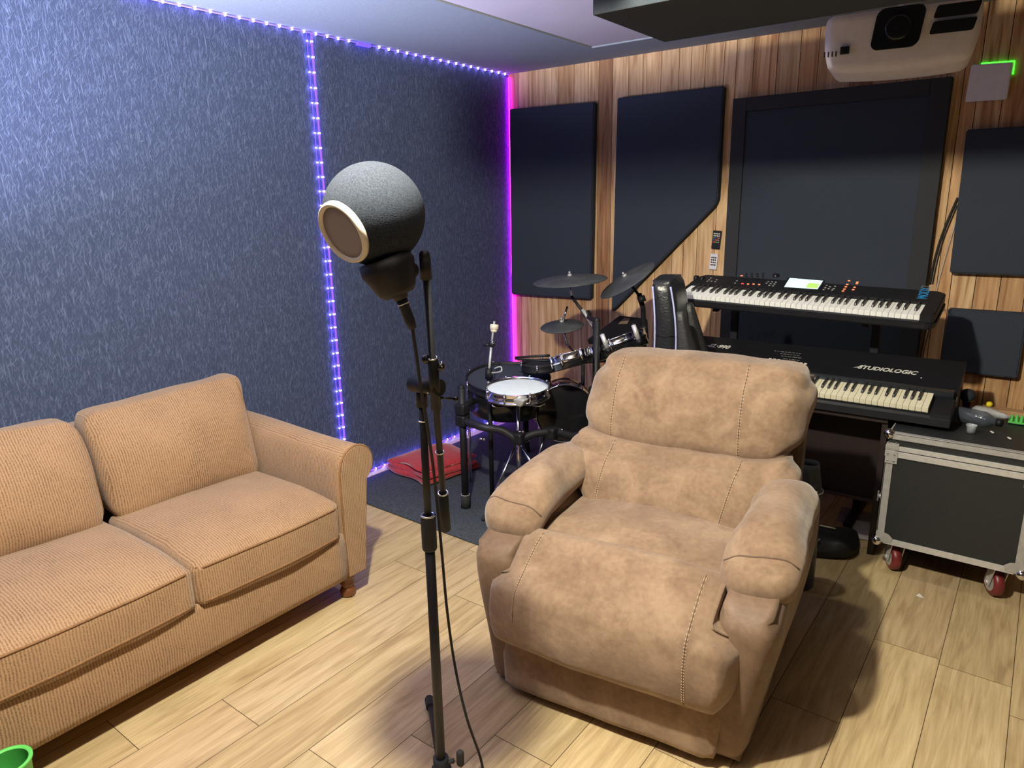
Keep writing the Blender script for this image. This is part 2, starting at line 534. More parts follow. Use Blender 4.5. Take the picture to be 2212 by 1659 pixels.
def spline(pts, k=6, closed=False):
    out = []
    n = len(pts)
    rng = n if closed else n - 1
    for i in range(rng):
        p0 = pts[(i - 1) % n] if closed or i > 0 else pts[0]
        p1 = pts[i]; p2 = pts[(i + 1) % n]
        p3 = pts[(i + 2) % n] if closed or i + 2 < n else pts[-1]
        for s in range(k):
            t = s / k
            out.append(0.5 * ((2 * p1) + (p2 - p0) * t + (2 * p0 - 5 * p1 + 4 * p2 - p3) * t * t + (3 * p1 - p0 - 3 * p2 + p3) * t ** 3))
    if not closed:
        out.append(pts[-1])
    return out
def dup(o, parent=None, loc=None):
    c = o.copy()
    COL.objects.link(c)
    if parent is not None:
        c.parent = parent
    if loc is not None:
        c.location = loc
    return c
def struct(o):
    o['kind'] = 'structure'
    return o
def text_mesh(name, body, size, mat, parent, M, extrude=0.0006, shear=0.0, bold=0.0):
    cu = bpy.data.curves.new(name, 'FONT')
    cu.body = body; cu.size = size; cu.extrude = extrude; cu.shear = shear; cu.offset = bold
    cu.resolution_u = 3
    tmp = bpy.data.objects.new(name, cu)
    COL.objects.link(tmp)
    dg = bpy.context.evaluated_depsgraph_get()
    me = bpy.data.meshes.new_from_object(tmp.evaluated_get(dg))
    bpy.data.objects.remove(tmp)
    bpy.data.curves.remove(cu)
    me.transform(M)
    me.materials.clear(); me.materials.append(mat)
    me.name = name
    o = bpy.data.objects.new(name, me)
    COL.objects.link(o)
    o.parent = parent
    return o
def surf_line(objs, pts, d, lift=0.001):
    """project local points onto the meshes along d; gives points lifted off the surface"""
    out = []
    bvhs = []
    for o in objs:
        bm = bmesh.new(); bm.from_mesh(o.data)
        bvhs.append(BVHTree.FromBMesh(bm)); bm.free()
    for p in pts:
        best = None
        for b in bvhs:
            hit = b.ray_cast(Vector(p), Vector(d).normalized())
            if hit[0] is not None and (best is None or hit[3] < best[3]):
                best = hit
        if best:
            out.append(best[0] - Vector(d).normalized() * lift)
    return out
def lerp(a, b, t):
    return a + (b - a) * t
def sstep(a, b, x):
    t = max(0.0, min(1.0, (x - a) / (b - a)))
    return t * t * (3 - 2 * t)

H = 2.4
XR, YF = 4.5, -5.3
# ================================================================== THE ROOM
def set_attr(me, name, typ, vals):
    a = me.attributes.new(name, typ, 'FACE')
    if typ == 'FLOAT_COLOR':
        a.data.foreach_set('color', [c for v in vals for c in (*v, 1.0)])
    else:
        a.data.foreach_set('vector', [c for v in vals for c in v])

# floor: oak planks running along the left wall, dark joints between them
def make_floor():
    W = 0.207; x0 = 2.746; LEN = 1.25
    phase = {-9: 0.4, -8: -3.08, -7: -2.16, -6: -3.05, -5: -2.83, -4: -2.682, -3: -1.9, -2: -2.45, -1: -2.028, 0: -2.75, 1: -1.53}
    V = []; F = []; T = []; S = []
    rnd = random.Random(3)
    cells = []
    for k in range(-14, 10):
        xa = x0 + k * W; xb = xa + W
        xa = max(xa, 0); xb = min(xb, XR)
        if xb - xa < 0.01:
            continue
        ph = phase.get(k, rnd.uniform(-1.2, 0))
        y = ph + LEN * math.ceil((YF - ph) / LEN) - LEN
        while y < 0:
            ya = max(y, YF); yb = min(y + LEN, 0)
            if yb - ya > 0.01:
                cells.append((xa, xb, ya, yb))
            y += LEN
    g = 0.0011
    for xa, xb, ya, yb in cells:
        b = len(V)
        V += [(xa + g, ya + g, 0), (xb - g, ya + g, 0), (xb - g, yb - g, 0), (xa + g, yb - g, 0)]
        F.append((b, b + 1, b + 2, b + 3))
        t = rnd.uniform(0.84, 1.10)
        T.append((t, t * rnd.uniform(0.97, 1.02), t * rnd.uniform(0.93, 1.03)))
        S.append((rnd.uniform(0, 40), rnd.uniform(0, 40), rnd.uniform(0, 9)))
    nf = len(F)
    b = len(V)
    V += [(0, YF, -0.002), (XR, YF, -0.002), (XR, 0, -0.002), (0, 0, -0.002), (0, YF, -0.06), (XR, YF, -0.06), (XR, 0, -0.06), (0, 0, -0.06)]
    F += [(b, b + 1, b + 2, b + 3), (b + 7, b + 6, b + 5, b + 4)]
    T += [(1, 1, 1)] * 2; S += [(0, 0, 0)] * 2
    me = bpy.data.meshes.new('floor')
    me.from_pydata(V, [], F)
    me.materials.append(M_floor); me.materials.append(M_under)
    for i, p in enumerate(me.polygons):
        p.material_index = 0 if i < nf else 1
    set_attr(me, 'tint', 'FLOAT_COLOR', T); set_attr(me, 'shift', 'FLOAT_VECTOR', S)
    o = bpy.data.objects.new('floor', me); COL.objects.link(o)
    struct(o)
make_floor()

def make_back_wall():
    seams = [0, 0.085, 0.17, 0.30, 0.40, 0.52, 0.625, 0.70, 0.797, 0.904, 1.0, 1.116, 1.227, 1.30, 1.383, 1.492, 1.56, 1.654, 1.78, 1.896, 1.987, 2.15, 2.25, 2.36, 2.45, 2.57, 2.64, 2.70,
             2.80, 2.90, 3.0, 3.07, 3.19, 3.30, 3.42, 3.5, 3.63, 3.75, 3.84, 3.95, 4.1, 4.2, 4.33, XR]
    rnd = random.Random(11)
    light = (0.80, 0.55, 0.33); mid = (0.66, 0.41, 0.225); dark = (0.44, 0.245, 0.135)
    pal = [light, light, mid, light, mid, mid, light, dark]
    V = []; F = []; T = []; S = []
    g = 0.0016
    for a, c in zip(seams[:-1], seams[1:]):
        b = len(V)
        t = 0.009
        V += [(a + g, -t, 0), (c - g, -t, 0), (c - g, -t, H), (a + g, -t, H), (a + g, 0, 0), (c - g, 0, 0), (c - g, 0, H), (a + g, 0, H)]
        F += [(b, b + 1, b + 2, b + 3), (b + 4, b, b + 3, b + 7), (b + 1, b + 5, b + 6, b + 2)]
        col = rnd.choice(pal); k = rnd.uniform(0.88, 1.1)
        if 1.49 <= a < 1.56: col = light
        if 2.60 <= a < 2.70: col = mid if a < 2.65 else light
        T += [tuple(x * k for x in col)] * 3
        S += [(rnd.uniform(0, 40), rnd.uniform(0, 9), rnd.uniform(0, 40))] * 3
    nf = len(F); b = len(V)
    V += [(0, -0.002, 0), (XR, -0.002, 0), (XR, -0.002, H), (0, -0.002, H), (0, 0.1, 0), (XR, 0.1, 0), (XR, 0.1, H), (0, 0.1, H)]
    F += [(b, b + 1, b + 2, b + 3), (b + 7, b + 6, b + 5, b + 4)]
    T += [(1, 1, 1)] * 2; S += [(0, 0, 0)] * 2
    me = bpy.data.meshes.new('wall_back')
    me.from_pydata(V, [], F)
    me.materials.append(M_boards); me.materials.append(M_seamd)
    for i, p in enumerate(me.polygons):
        p.material_index = 0 if i < nf else 1
    set_attr(me, 'tint', 'FLOAT_COLOR', T); set_attr(me, 'shift', 'FLOAT_VECTOR', S)
    o = bpy.data.objects.new('wall_back', me); COL.objects.link(o)
    struct(o)
make_back_wall()
struct(MB().box((-0.1, YF, 0), (0, 0.1, H)).build('wall_left', M_fibre))
struct(MB().box((XR, YF, 0), (XR + 0.1, 0.1, H)).build('wall_right', M_panel2))
struct(MB().box((-0.1, YF - 0.1, 0), (XR + 0.1, YF, H)).build('wall_front', M_panel2))
struct(MB().box((-0.1, YF - 0.1, H), (XR + 0.1, 0.1, H + 0.1)).build('ceiling', M_ceil))
# grey felt border stuck flat on the ceiling along the left wall and along the back wall
struct(MB().box((0, YF, H - 0.008), (0.852, -0.355, H)).build('trim_1', M_felt))
struct(MB().box((0, -0.355, H - 0.008), (XR, 0, H)).build('trim_2', M_felt))
struct(MB().box((0, -1.62, 0), (0.012, 0, 0.028), 0.002).build('baseboard_left', M_white))

# ------------------------------------------------------------------ ceiling lamp (outside the frame, the room's only bright lamp)
LAMP = Vector((2.14, -3.35, 2.34))
t = thing('ceiling_lamp', 'small round white ceiling lamp with a bare glowing globe', 'lamp', (LAMP.x, LAMP.y, H))
MB().lathe([(0.0, 0.0), (0.07, 0.0), (0.07, -0.008), (0.035, -0.012), (0.0, -0.012)]).build('ceiling_plate', M_white, t)
M_lamp = glow('warm_lamp_globe', (1.0, 0.95, 0.76), 1.0)
M_lamp.node_tree.nodes['Principled BSDF'].inputs['Emission Strength'].default_value = 3400.0
MB().ball(LAMP - Vector((LAMP.x, LAMP.y, H)), 0.042, 16, 10).build('globe', M_lamp, t)

# added fill lamp, unseen behind the big baffle beam, evens out the floor light
FILL_DL = Vector((2.0, -1.44, 2.385))
t = thing('fill_downlight', 'added round white fill lamp hidden behind the large baffle beam', 'lamp', (FILL_DL.x, FILL_DL.y, H))
MB().lathe([(0.050, -0.030), (0.062, -0.030), (0.062, 0.0), (0.0, 0.0), (0.0, -0.006), (0.050, -0.006), (0.050, -0.030)]).build('housing', M_white, t)
ld = bpy.data.lights.new('fill_downlight_beam', 'SPOT')
ld.color = (1.0, 0.93, 0.74); ld.energy = 26.0; ld.spot_size = math.radians(112); ld.spot_blend = 0.55; ld.shadow_soft_size = 0.04
lo = bpy.data.objects.new('fill_downlight_beam', ld); COL.objects.link(lo)
lo.location = FILL_DL - Vector((0, 0, 0.012))

# added blue-white fill lamp, unseen past the sofa, brightens the ceiling border
FILL_UP = Vector((0.25, -4.65, 0.92))
t = thing('fill_uplighter', 'added black fill lamp, unseen past the far end of the sofa', 'lamp', (FILL_UP.x, FILL_UP.y, 0))
aim = (Vector((0.50, -3.0, 2.4)) - FILL_UP).normalized()
MB().lathe([(0.0, 0.0), (0.11, 0.0), (0.11, 0.015), (0.0, 0.015)]).cyl((0, 0, 0.01), (0, 0, 0.84), 0.012).build('foot_plate', M_black, t)
MB().lathe([(0.0, -0.10), (0.06, -0.10), (0.085, 0.02), (0.085, 0.05), (0.080, 0.05), (0.078, 0.02), (0.0, 0.0)], (0, 0, FILL_UP.z - 0.03), aim, 28).build('lamp_housing', M_black, t)
ld = bpy.data.lights.new('fill_uplight_beam', 'SPOT')
ld.color = (0.62, 0.68, 1.0); ld.energy = 1850.0; ld.spot_size = math.radians(60); ld.spot_blend = 1.0; ld.shadow_soft_size = 0.06
lo = bpy.data.objects.new('fill_uplight_beam', ld); COL.objects.link(lo)
lo.location = FILL_UP + aim * 0.04
lo.rotation_euler = aim.to_track_quat('-Z', 'Y').to_euler()

# ------------------------------------------------------------------ LED strips: clear tube, glowing beads
def led_strip(label, pts_fn, n, tube_mat, tube_r, bead_r, group='LED light strips', bead_mat=None, extra=None):
    a = pts_fn(0.0); b = pts_fn(1.0)
    t = thing('led_strip', label, 'LED strip', a, group=group)
    MB().tube([a, b], tube_r, 8).build('tube', tube_mat, t, world=True)
    proto = MB().ball((0, 0, 0), bead_r, 8, 6).build('led_bead', bead_mat or M_ledw, t)
    for i in range(n):
        p = pts_fn((i + 0.5) / n) - a
        if i == 0:
            proto.location = p
        else:
            dup(proto, t, p)
    return t
M_ledtop = glow('led_tube_soft_blue', (0.16, 0.10, 1.0), 0.9)
M_ledtop_b = M_ledw
def seg(a, b):
    a = Vector(a); b = Vector(b)
    return lambda s: a + (b - a) * s
st = led_strip('LED strip of white beads along the top of the dark wall below the ceiling', seg((0.016, -2.55, 2.386), (0.016, -0.03, 2.386)), 36, M_ledtop, 0.0035, 0.0062)
MB().box((0.006, -1.34, 2.374), (0.024, -1.25, 2.392), 0.002).build('connector', M_ledv, st, world=True)
led_strip('upright violet LED strip in the middle of the dark wall', seg((0.012, -1.630, 0.03), (0.012, -1.630, 2.384)), 33, M_ledp, 0.0052, 0.0064)
led_strip('thin upright violet LED strip edging the doorway, on its sofa side', seg((0.010, -1.656, 0.03), (0.010, -1.656, 2.384)), 33, M_ledv, 0.0022, 0.0040)
led_strip('upright magenta LED strip in the room corner beside the wooden wall', seg((0.014, -0.022, 0.05), (0.014, -0.022, 2.37)), 33, M_ledm, 0.0048, 0.0040)
led_strip('violet LED strip along the foot of the dark wall behind the red blanket', seg((0.020, -1.60, 0.036), (0.020, -0.04, 0.036)), 22, M_ledp, 0.0050, 0.0058)
led_strip('upright violet LED strip behind the far end of the sofa', seg((0.012, -3.90, 0.03), (0.012, -3.90, 2.384)), 33, M_ledv, 0.0062, 0.0058)

# ------------------------------------------------------------------ ceiling cloud
ZB, ZT = 2.095, 2.350
YN, YFAR = -2.09, -1.60
XL = 1.886
t = thing('ceiling_cloud', 'thick grey sound baffle beam hung below the ceiling', 'ceiling baffle', (3.0, -1.85, H))
MB().box((XL, YN, ZB), (4.3, YFAR, ZT), 0.004).build('slab', M_baffle, t, world=True)
for x in (2.1, 4.0):
    for y in (-2.0, -1.7):
        MB().cyl((x, y, ZT - 0.01), (x, y, H - 0.001), 0.006).cyl((x, y, H - 0.006), (x, y, H - 0.001), 0.02).build('hanger', M_alud, t, world=True)

t = thing('ceiling_cloud', 'small grey light-blocking piece added out of view near the ceiling lamp', 'ceiling baffle', (1.88, -2.70, H))  # added unseen block, only there to shade the left of the upper wooden wall
MB().box((1.70, -2.78, 2.222), (2.07, -2.63, 2.338), 0.004).build('slab', M_baffle, t, world=True)
for x in (1.8, 1.97):
    MB().cyl((x, -2.70, 2.33), (x, -2.70, H - 0.001), 0.006).cyl((x, -2.70, H - 0.006), (x, -2.70, H - 0.001), 0.02).build('hanger', M_alud, t, world=True)

# ------------------------------------------------------------------ acoustic panels on the wooden wall
def apanel(pts, y0, th, label, bev=0.006):
    cx = sum(p[0] for p in pts) / len(pts); cz = sum(p[1] for p in pts) / len(pts)
    t = thing('acoustic_panel', label, 'acoustic panel', (cx, y0, cz), group='dark acoustic panels on the wooden wall')
    MB().ngon_prism([(x, y0, z) for x, z in pts], (0, -1, 0), th, bev).build('padded_face', M_panel, t, world=True)
    MB().box((cx - 0.15, -0.010, cz + 0.05), (cx + 0.15, y0 + 0.002, cz + 0.08)).build('hanging_rail', M_black, t, world=True)
    return t
Y0 = -0.015
apanel([(0.035, 0.925), (0.685, 0.935), (0.70, 2.15), (0.045, 2.165)], Y0, 0.05, 'tall black acoustic panel in the corner beside the magenta light')
apanel([(0.846, 0.86), (1.50, 1.52), (1.515, 1.56), (1.515, 2.158), (0.86, 2.158)], Y0, 0.05, 'black acoustic panel with one bottom corner cut off on a slant')
t = thing('acoustic_panel', 'largest black acoustic panel, wide with a flat border, behind the upper keyboard', 'acoustic panel', (2.1, Y0, 1.4), group='dark acoustic panels on the wooden wall')
PX0, PX1, PZ0, PZ1 = 1.575, 2.60, 0.68, 2.085
MB().box((PX0, Y0 - 0.055, PZ0), (PX0 + 0.075, Y0, PZ1), 0.004).box((PX1 - 0.085, Y0 - 0.055, PZ0), (PX1, Y0, PZ1), 0.004).box((PX0 + 0.075, Y0 - 0.055, PZ1 - 0.07), (PX1 - 0.085, Y0, PZ1), 0.004).box((PX0 + 0.075, Y0 - 0.055, PZ0), (PX1 - 0.085, Y0, PZ0 + 0.08), 0.004).build('border', M_panel2, t, world=True)
MB().box((PX0 + 0.07, Y0 - 0.042, PZ0 + 0.07), (PX1 - 0.08, Y0 - 0.004, PZ1 - 0.06)).build('padded_face', M_panel, t, world=True)
MB().box((2.0, -0.010, 1.5), (2.2, Y0 + 0.002, 1.53)).build('hanging_rail', M_black, t, world=True)
apanel([(2.692, 1.192), (3.35, 1.192), (3.35, 1.848), (2.682, 1.848)], Y0, 0.05, 'square black acoustic panel below the green-edged white box')
apanel([(2.705, 0.71), (3.025, 0.71), (3.025, 1.02), (2.708, 1.02)], Y0, 0.05, 'smallest black acoustic panel, low on the wall above the flight case')

# ------------------------------------------------------------------ white box with a green glowing edge
t = thing('access_point', 'white square wall box with a green glowing top edge', 'wall box', (2.74, -0.009, 2.05))
MB().ngon_prism([(2.658, -0.012, 1.972), (2.818, -0.012, 1.970), (2.822, -0.012, 2.124), (2.664, -0.012, 2.131)], (0, -1, 0), 0.022, 0.004).build('cover', M_white, t, world=True)
MB().tube([(2.70, -0.014, 2.134), (2.826, -0.014, 2.129), (2.8265, -0.014, 2.075)], 0.0035, 6).build('status_light', M_ledg, t, world=True)
MB().box((2.68, -0.013, 1.99), (2.80, -0.0085, 2.11)).build('back_plate', M_white, t, world=True)

# ------------------------------------------------------------------ remote controls stuck on the wall
def remote(label, cx, cz, w, h, body, buttons):
    t = thing('remote_control', label, 'remote control', (cx, -0.009, cz), (0, math.radians(4), 0), group='remote controls on the wall')
    MB().box((-w / 2, -0.014, -h / 2), (w / 2, -0.001, h / 2), 0.003).build('housing', body, t)
    for (x, z, r, m) in buttons:
        MB().cyl((x, -0.013, z), (x, -0.0165, z), r, r * 0.9, 10).build('button', m, t)
cols = [[M_print, M_print, M_print, M_print], [M_print, M_print, M_print, M_print], [M_ledr, M_green, M_blue, M_print], [M_ledo, M_gsponge, M_blue, M_ledo], [M_yellow, M_green, M_blue, M_ledr]]
M_bt = [plain('red_button', (0.6, 0.05, 0.04)), plain('orange_button', (0.75, 0.22, 0.04)), plain('green_button', (0.06, 0.45, 0.08)), plain('blue_button', (0.05, 0.12, 0.6))]
bt = []
for r in range(5):
    for c in range(4):
        m = M_print if r < 2 else M_bt[(c + r) % 4] if c < 3 else M_btn
        bt.append((-0.015 + c * 0.010, 0.035 - r * 0.012, 0.0042, m))
remote('black remote control with rows of coloured buttons on the wall', 1.505, 1.328, 0.050, 0.105, M_black, bt)
bt = []
for r in range(4):
    for c in range(3):
        bt.append((-0.011 + c * 0.011, 0.024 - r * 0.014, 0.0046, M_black))
remote('white remote control with dark buttons on the wall', 1.495, 1.202, 0.046, 0.092, M_white, bt)

# ------------------------------------------------------------------ wall cables
def cable(name, label, pts, r, mat, group=None, sm=6):
    pts = [Vector(p) for p in pts]
    lo = min(pts, key=lambda p: p.z)
    o = MB().tube([p - lo for p in pts], r, 8, sm).build(name, mat)
    o.location = lo
    tag(o, label, 'cable', group)
    return o
cable('cable', 'thicker black cable slanting down the wood between two dark panels', [(2.680, -0.017, 1.545), (2.657, -0.017, 1.46), (2.634, -0.016, 1.36), (2.618, -0.016, 1.25), (2.610, -0.018, 1.13)], 0.0055, M_rubber, 'cables on the wooden wall')
cable('cable', 'thinner black cable just to the right of the thicker one on the wood', [(2.682, -0.014, 1.510), (2.667, -0.014, 1.45), (2.646, -0.014, 1.36), (2.630, -0.014, 1.25), (2.622, -0.015, 1.13)], 0.0032, M_rubber, 'cables on the wooden wall')
cable('cable', 'pale cream cable hanging down the wooden wall behind the upper keyboard', [(2.6835, -0.014, 1.440), (2.677, -0.014, 1.38), (2.663, -0.014, 1.28), (2.648, -0.014, 1.16), (2.636, -0.014, 1.0), (2.628, -0.014, 0.90), (2.616, -0.014, 0.78), (2.611, -0.014, 0.62)], 0.0042, M_rw, 'cables on the wooden wall')

# ------------------------------------------------------------------ projector under the cloud
pc = at(1943, 68, 2.38)
PA = math.radians(8.0)
t = thing('projector', 'white projector hung from the ceiling in front of the wooden wall', 'projector', pc, (0, 0, PA))
w, h2, dep = 0.236, 0.078, 0.32
def pdef(p, q):
    z = p.z
    k = 1 - 0.06 * sstep(0.0, -1.0, q.z)
    return (p.x * k, p.y + (0.03 * (1 - q.z) * 0.5 if q.y < 0 else 0) * 1.0, p.z - 0.010 * (1 - q.x * q.x) * (q.z < 0))
MB().soft((0, dep / 2, -0.012), (w, dep / 2, h2 + 0.012), 0.026, (20, 14, 12), (0.0, 0.004, 0.004), pdef).build('housing', M_offw, t)
def rrect(cx, cz, hw, hh, r, y, skew=0.0, n=6):
    out = []
    for sx, sz, a0 in ((1, 1, 0), (-1, 1, 90), (-1, -1, 180), (1, -1, 270)):
        for i in range(n + 1):
            a = math.radians(a0 + 90 * i / n)
            x = sx * (hw - r) + r * math.cos(a); z = sz * (hh - r) + r * math.sin(a)
            out.append((cx + x + skew * z, y, cz + z))
    return out
K = 1.18
MB().ngon_prism(rrect(-0.005 * K, 0.010 * K, 0.062 * K, 0.055 * K, 0.022 * K, -0.002, 0.12), (0, -1, 0), 0.006).build('lens_window', M_glassd, t)
MB().lathe([(0.0, 0.0), (0.034 * K, 0.0), (0.034 * K, 0.006), (0.028 * K, 0.008), (0.0, 0.004)], (-0.005, -0.007, 0.012), (0, -1, 0)).build('lens', M_glassd, t)
for cz, cx in ((0.046, 0.162), (-0.002, 0.155)):
    MB().ngon_prism(rrect(cx, cz, 0.062, 0.019, 0.007, -0.003, 0.25), (0, -1, 0), 0.005).build('vent', M_black, t)
MB().box((-0.180, -0.002, -0.053), (-0.150, 0.012, -0.028), 0.003).build('sensor_window', M_glassd, t)
mb = MB()
for i in range(4):
    mb.box((-0.232 + i * 0.0125, 0.000, -0.056), (-0.2285 + i * 0.0125, 0.014, -0.040))
mb.build('grille', M_seamd, t)
topz = H - pc.z
MB().cyl((0.0, dep * 0.5, 0.06), (0.0, dep * 0.5, topz - 0.002), 0.018).box((-0.06, dep * 0.5 - 0.06, topz - 0.012), (0.06, dep * 0.5 + 0.06, topz - 0.001), 0.002).build('mount', M_offw, t)

# ================================================================== RUG, BLANKET
rug = MB().soft((0, 0, 0), (0.685, 0.86, 0.004), 0.003, (12, 12, 2)).build('rug', M_rug)
rug.location = (0.735, -0.905, 0.0045); rug.rotation_euler = (0, 0, math.radians(-1.5))
tag(rug, 'charcoal carpet mat under the drum kit in the corner', 'rug')

t = thing('folded_blanket', 'red folded blanket lying on the grey mat by the dark wall', 'blanket', (0.262, -1.185, 0.0095), (0, 0, math.radians(-10)))
for i, (hx, hy, z, hz, dx) in enumerate(((0.205, 0.205, 0.020, 0.018, 0.0), (0.200, 0.195, 0.053, 0.019, 0.010), (0.188, 0.19, 0.088, 0.020, 0.004))):
    def bd(p, q, hz=hz, i=i):
        e = max(abs(q.x), abs(q.y))
        sag = -0.012 * i * max(0, e - 0.55)
        return (p.x, p.y + 0.012 * math.sin(4 * q.x + i), p.z + sag * (q.z > -0.5) - 0.020 * (i == 2) * sstep(0.2, 1.0, -q.x) + 0.014 * (q.z > 0) * (1 - q.x * q.x) * (1 - q.y * q.y) + 0.005 * (i > 0) * math.sin(3 * q.x + 2.2 * q.y + i))
    MB().soft((dx, 0, z), (hx, hy, hz), 0.0165, (18, 18, 4), (0, 0, 0), bd, 0.003, 7, i).build('fold', M_red, t)

# ================================================================== SOFA
def make_sofa():
    t = thing('sofa', 'tan ribbed two-cushion sofa against the dark wall', 'sofa', (0.52, -3.08, 0))
    P = dict(parent=t, world=True)
    yL, yR = -3.735, -2.43
    # base with front rail
    yR = -2.456; yL = -3.708
    MB().soft((0.515, (yL + yR) / 2, 0.21), (0.475, (yR - yL) / 2, 0.098), 0.02, (16, 24, 8), (0.0, 0, 0), lambda p, q: (p.x + (0.008 * (1 - q.z * q.z) if q.x > 0 else 0), p.y, p.z)).build('base', M_chen, **P)
    # back frame
    MB().soft((0.13, (yL + yR) / 2, 0.49), (0.09, (yR - yL) / 2 + 0.06, 0.27), 0.05, (10, 24, 14)).build('back_frame', M_chen, **P)
    ymid = -3.078
    seats = []
    for (a, b, sd) in ((ymid, -2.463, 1), (-3.70, ymid, 2)):
        c = (a + b) / 2; hy = (b - a) / 2 - 0.003
        def sd_(p, q):
            f = sstep(0.3, 1.0, q.x)
            return (p.x + 0.010 * f * (1 - q.y * q.y), p.y, p.z - 0.012 * f * (1 - 0.0) + 0.012 * (1 - q.x * q.x) - (0.010 * f * (1 - q.y * q.y) if q.z < 0 else 0))
        o = MB().soft((0.70, c, 0.385), (0.305, hy, 0.082), 0.035, (26, 26, 10), (0.006, 0.0, 0.020), sd_, 0.005, 6, sd).build('seat_cushion', M_chen, **P)
        seats.append(o)
        for zz, rr in ((0.436, 0.0042), (0.326, 0.0042)):
            pts = []
            for k in range(26):
                y = lerp(a + 0.02, b - 0.02, k / 25)
                pts.append((1.5 - 0.52, y + 3.08, zz - 0.010 * (zz < 0.4)))
            ln = surf_line([o], pts, (-1, 0, 0), 0.0)
            if len(ln) > 3:
                MB().tube(ln, rr, 8).build('piping', M_welt, o)
    for (a, b, sd) in ((ymid, -2.44, 3), (-3.70, ymid, 4)):
        c = (a + b) / 2; hy = (b - a) / 2 - 0.004
        def bd(p, q, sd=sd):
            # leaning back, soft top edge that rises to the outer end
            lean = -0.115 * (q.z + 1) / 2
            z = p.z
            if sd == 3:
                z += 0.022 * sstep(-0.2, 1.0, q.z) * q.y * (0.6 + 0.4 * q.y)
            else:
                z += 0.012 * sstep(-0.2, 1.0, q.z) * (0.3 - q.y)
            x = p.x * (1 - 0.25 * sstep(0.2, 1, q.z)) + lean
            y = p.y * (1 - 0.03 * (q.z < 0) * q.z * q.z) 
            if sd == 3:
                y += 0.03 * sstep(0.3, 1.0, q.z) * sstep(0.2, 1.0, q.y)
            return (x, y, z)
        o = MB().soft((0.405, c, 0.650), (0.095, hy, 0.195), 0.055, (12, 26, 20), (0.045, 0.0, 0.008), bd, 0.010, 7, sd).build('back_cushion', M_chen, relax=3, **P)
        pts = [(1.2 - 0.52, (b if sd == 3 else b) - 0.016 + 3.08, lerp(0.50, 0.84, k / 18)) for k in range(19)]
        ln = surf_line([o], pts, (-1, 0, 0), 0.0)
        if len(ln) > 3:
            MB().tube(ln, 0.0035, 8).build('piping', M_welt, o)
    # rolled arms
    for s, yin in ((1, -2.452), (-1, -3.712)):
        cyl_c = yin + s * 0.087; R = 0.080; zc = 0.572
        prof = []
        yo = yin + s * 0.128
        # outline in (y,z), from the inner foot over the roll to the outer foot
        prof.append((yin, 0.115)); prof.append((yin, 0.30)); prof.append((yin, 0.46)); prof.append((yin, 0.545))
        for k in range(1, 15):
            a = PI - (PI * 1.32) * k / 14
            prof.append((cyl_c + s * R * math.cos(a), zc + R * math.sin(a)))
        prof += [(yo, 0.490), (yo - s * 0.008, 0.42), (yo - s * 0.026, 0.25), (yo - s * 0.038, 0.115)]
        xb, xf = 0.06, 0.985
        nst = 22
        V = []; F = []
        m = len(prof)
        for k in range(nst + 1):
            u = k / nst
            x = lerp(xb, xf, u)
            dz = 0.012 * (1 - u) + 0.004 * math.sin(u * 6)
            for (y, z) in prof:
                V.append((x, y, z + (dz if z > 0.5 else 0)))
        for k in range(nst):
            for i in range(m):
                j = (i + 1) % m
                F.append((k * m + i, k * m + j, (k + 1) * m + j, (k + 1) * m + i))
        mb = MB(); mb.add(V, F)
        mb.add(V[:m], [tuple(range(m))], False); mb.add(V[-m:], [tuple(range(m - 1, -1, -1))], False)
        arm = mb.build('arm', M_chen, **P)
        # front facing panel, slightly proud, and its piping
        cyy = sum(p[0] for p in prof) / m
        V = []
        fr = [((y - cyy) * 0.965 + cyy, (z - 0.4) * 0.985 + 0.4) for y, z in prof]
        mb = MB()
        V = [(xf - 0.002, y, z) for y, z in prof] + [(xf + 0.012, y, z) for y, z in fr]
        mb.add(V, [(i, (i + 1) % m, m + (i + 1) % m, m + i) for i in range(m)])
        mb.add(V[m:], [tuple(range(m))], False)
        fp = mb.build('arm_front', M_chen, arm)
        inv = mw(t).inverted()
        fp.data.transform(inv)
        pts = [inv @ Vector((xf + 0.006, y, z)) for y, z in prof]
        MB().tube(spline(pts, 3), 0.0042, 8).build('piping', M_welt, arm)
    for (x, y) in ((0.935, -2.415), (0.935, -3.75), (0.12, -2.42), (0.12, -3.75)):
        MB().lathe([(0.0, 0.0), (0.022, 0.0), (0.030, 0.010), (0.033, 0.026), (0.027, 0.040), (0.021, 0.046), (0.028, 0.056), (0.030, 0.064), (0.024, 0.074), (0.034, 0.088), (0.040, 0.116), (0.0, 0.116)], (x, y, 0), (0, 0, 1), 24).build('leg', M_legwood, **P)
make_sofa()

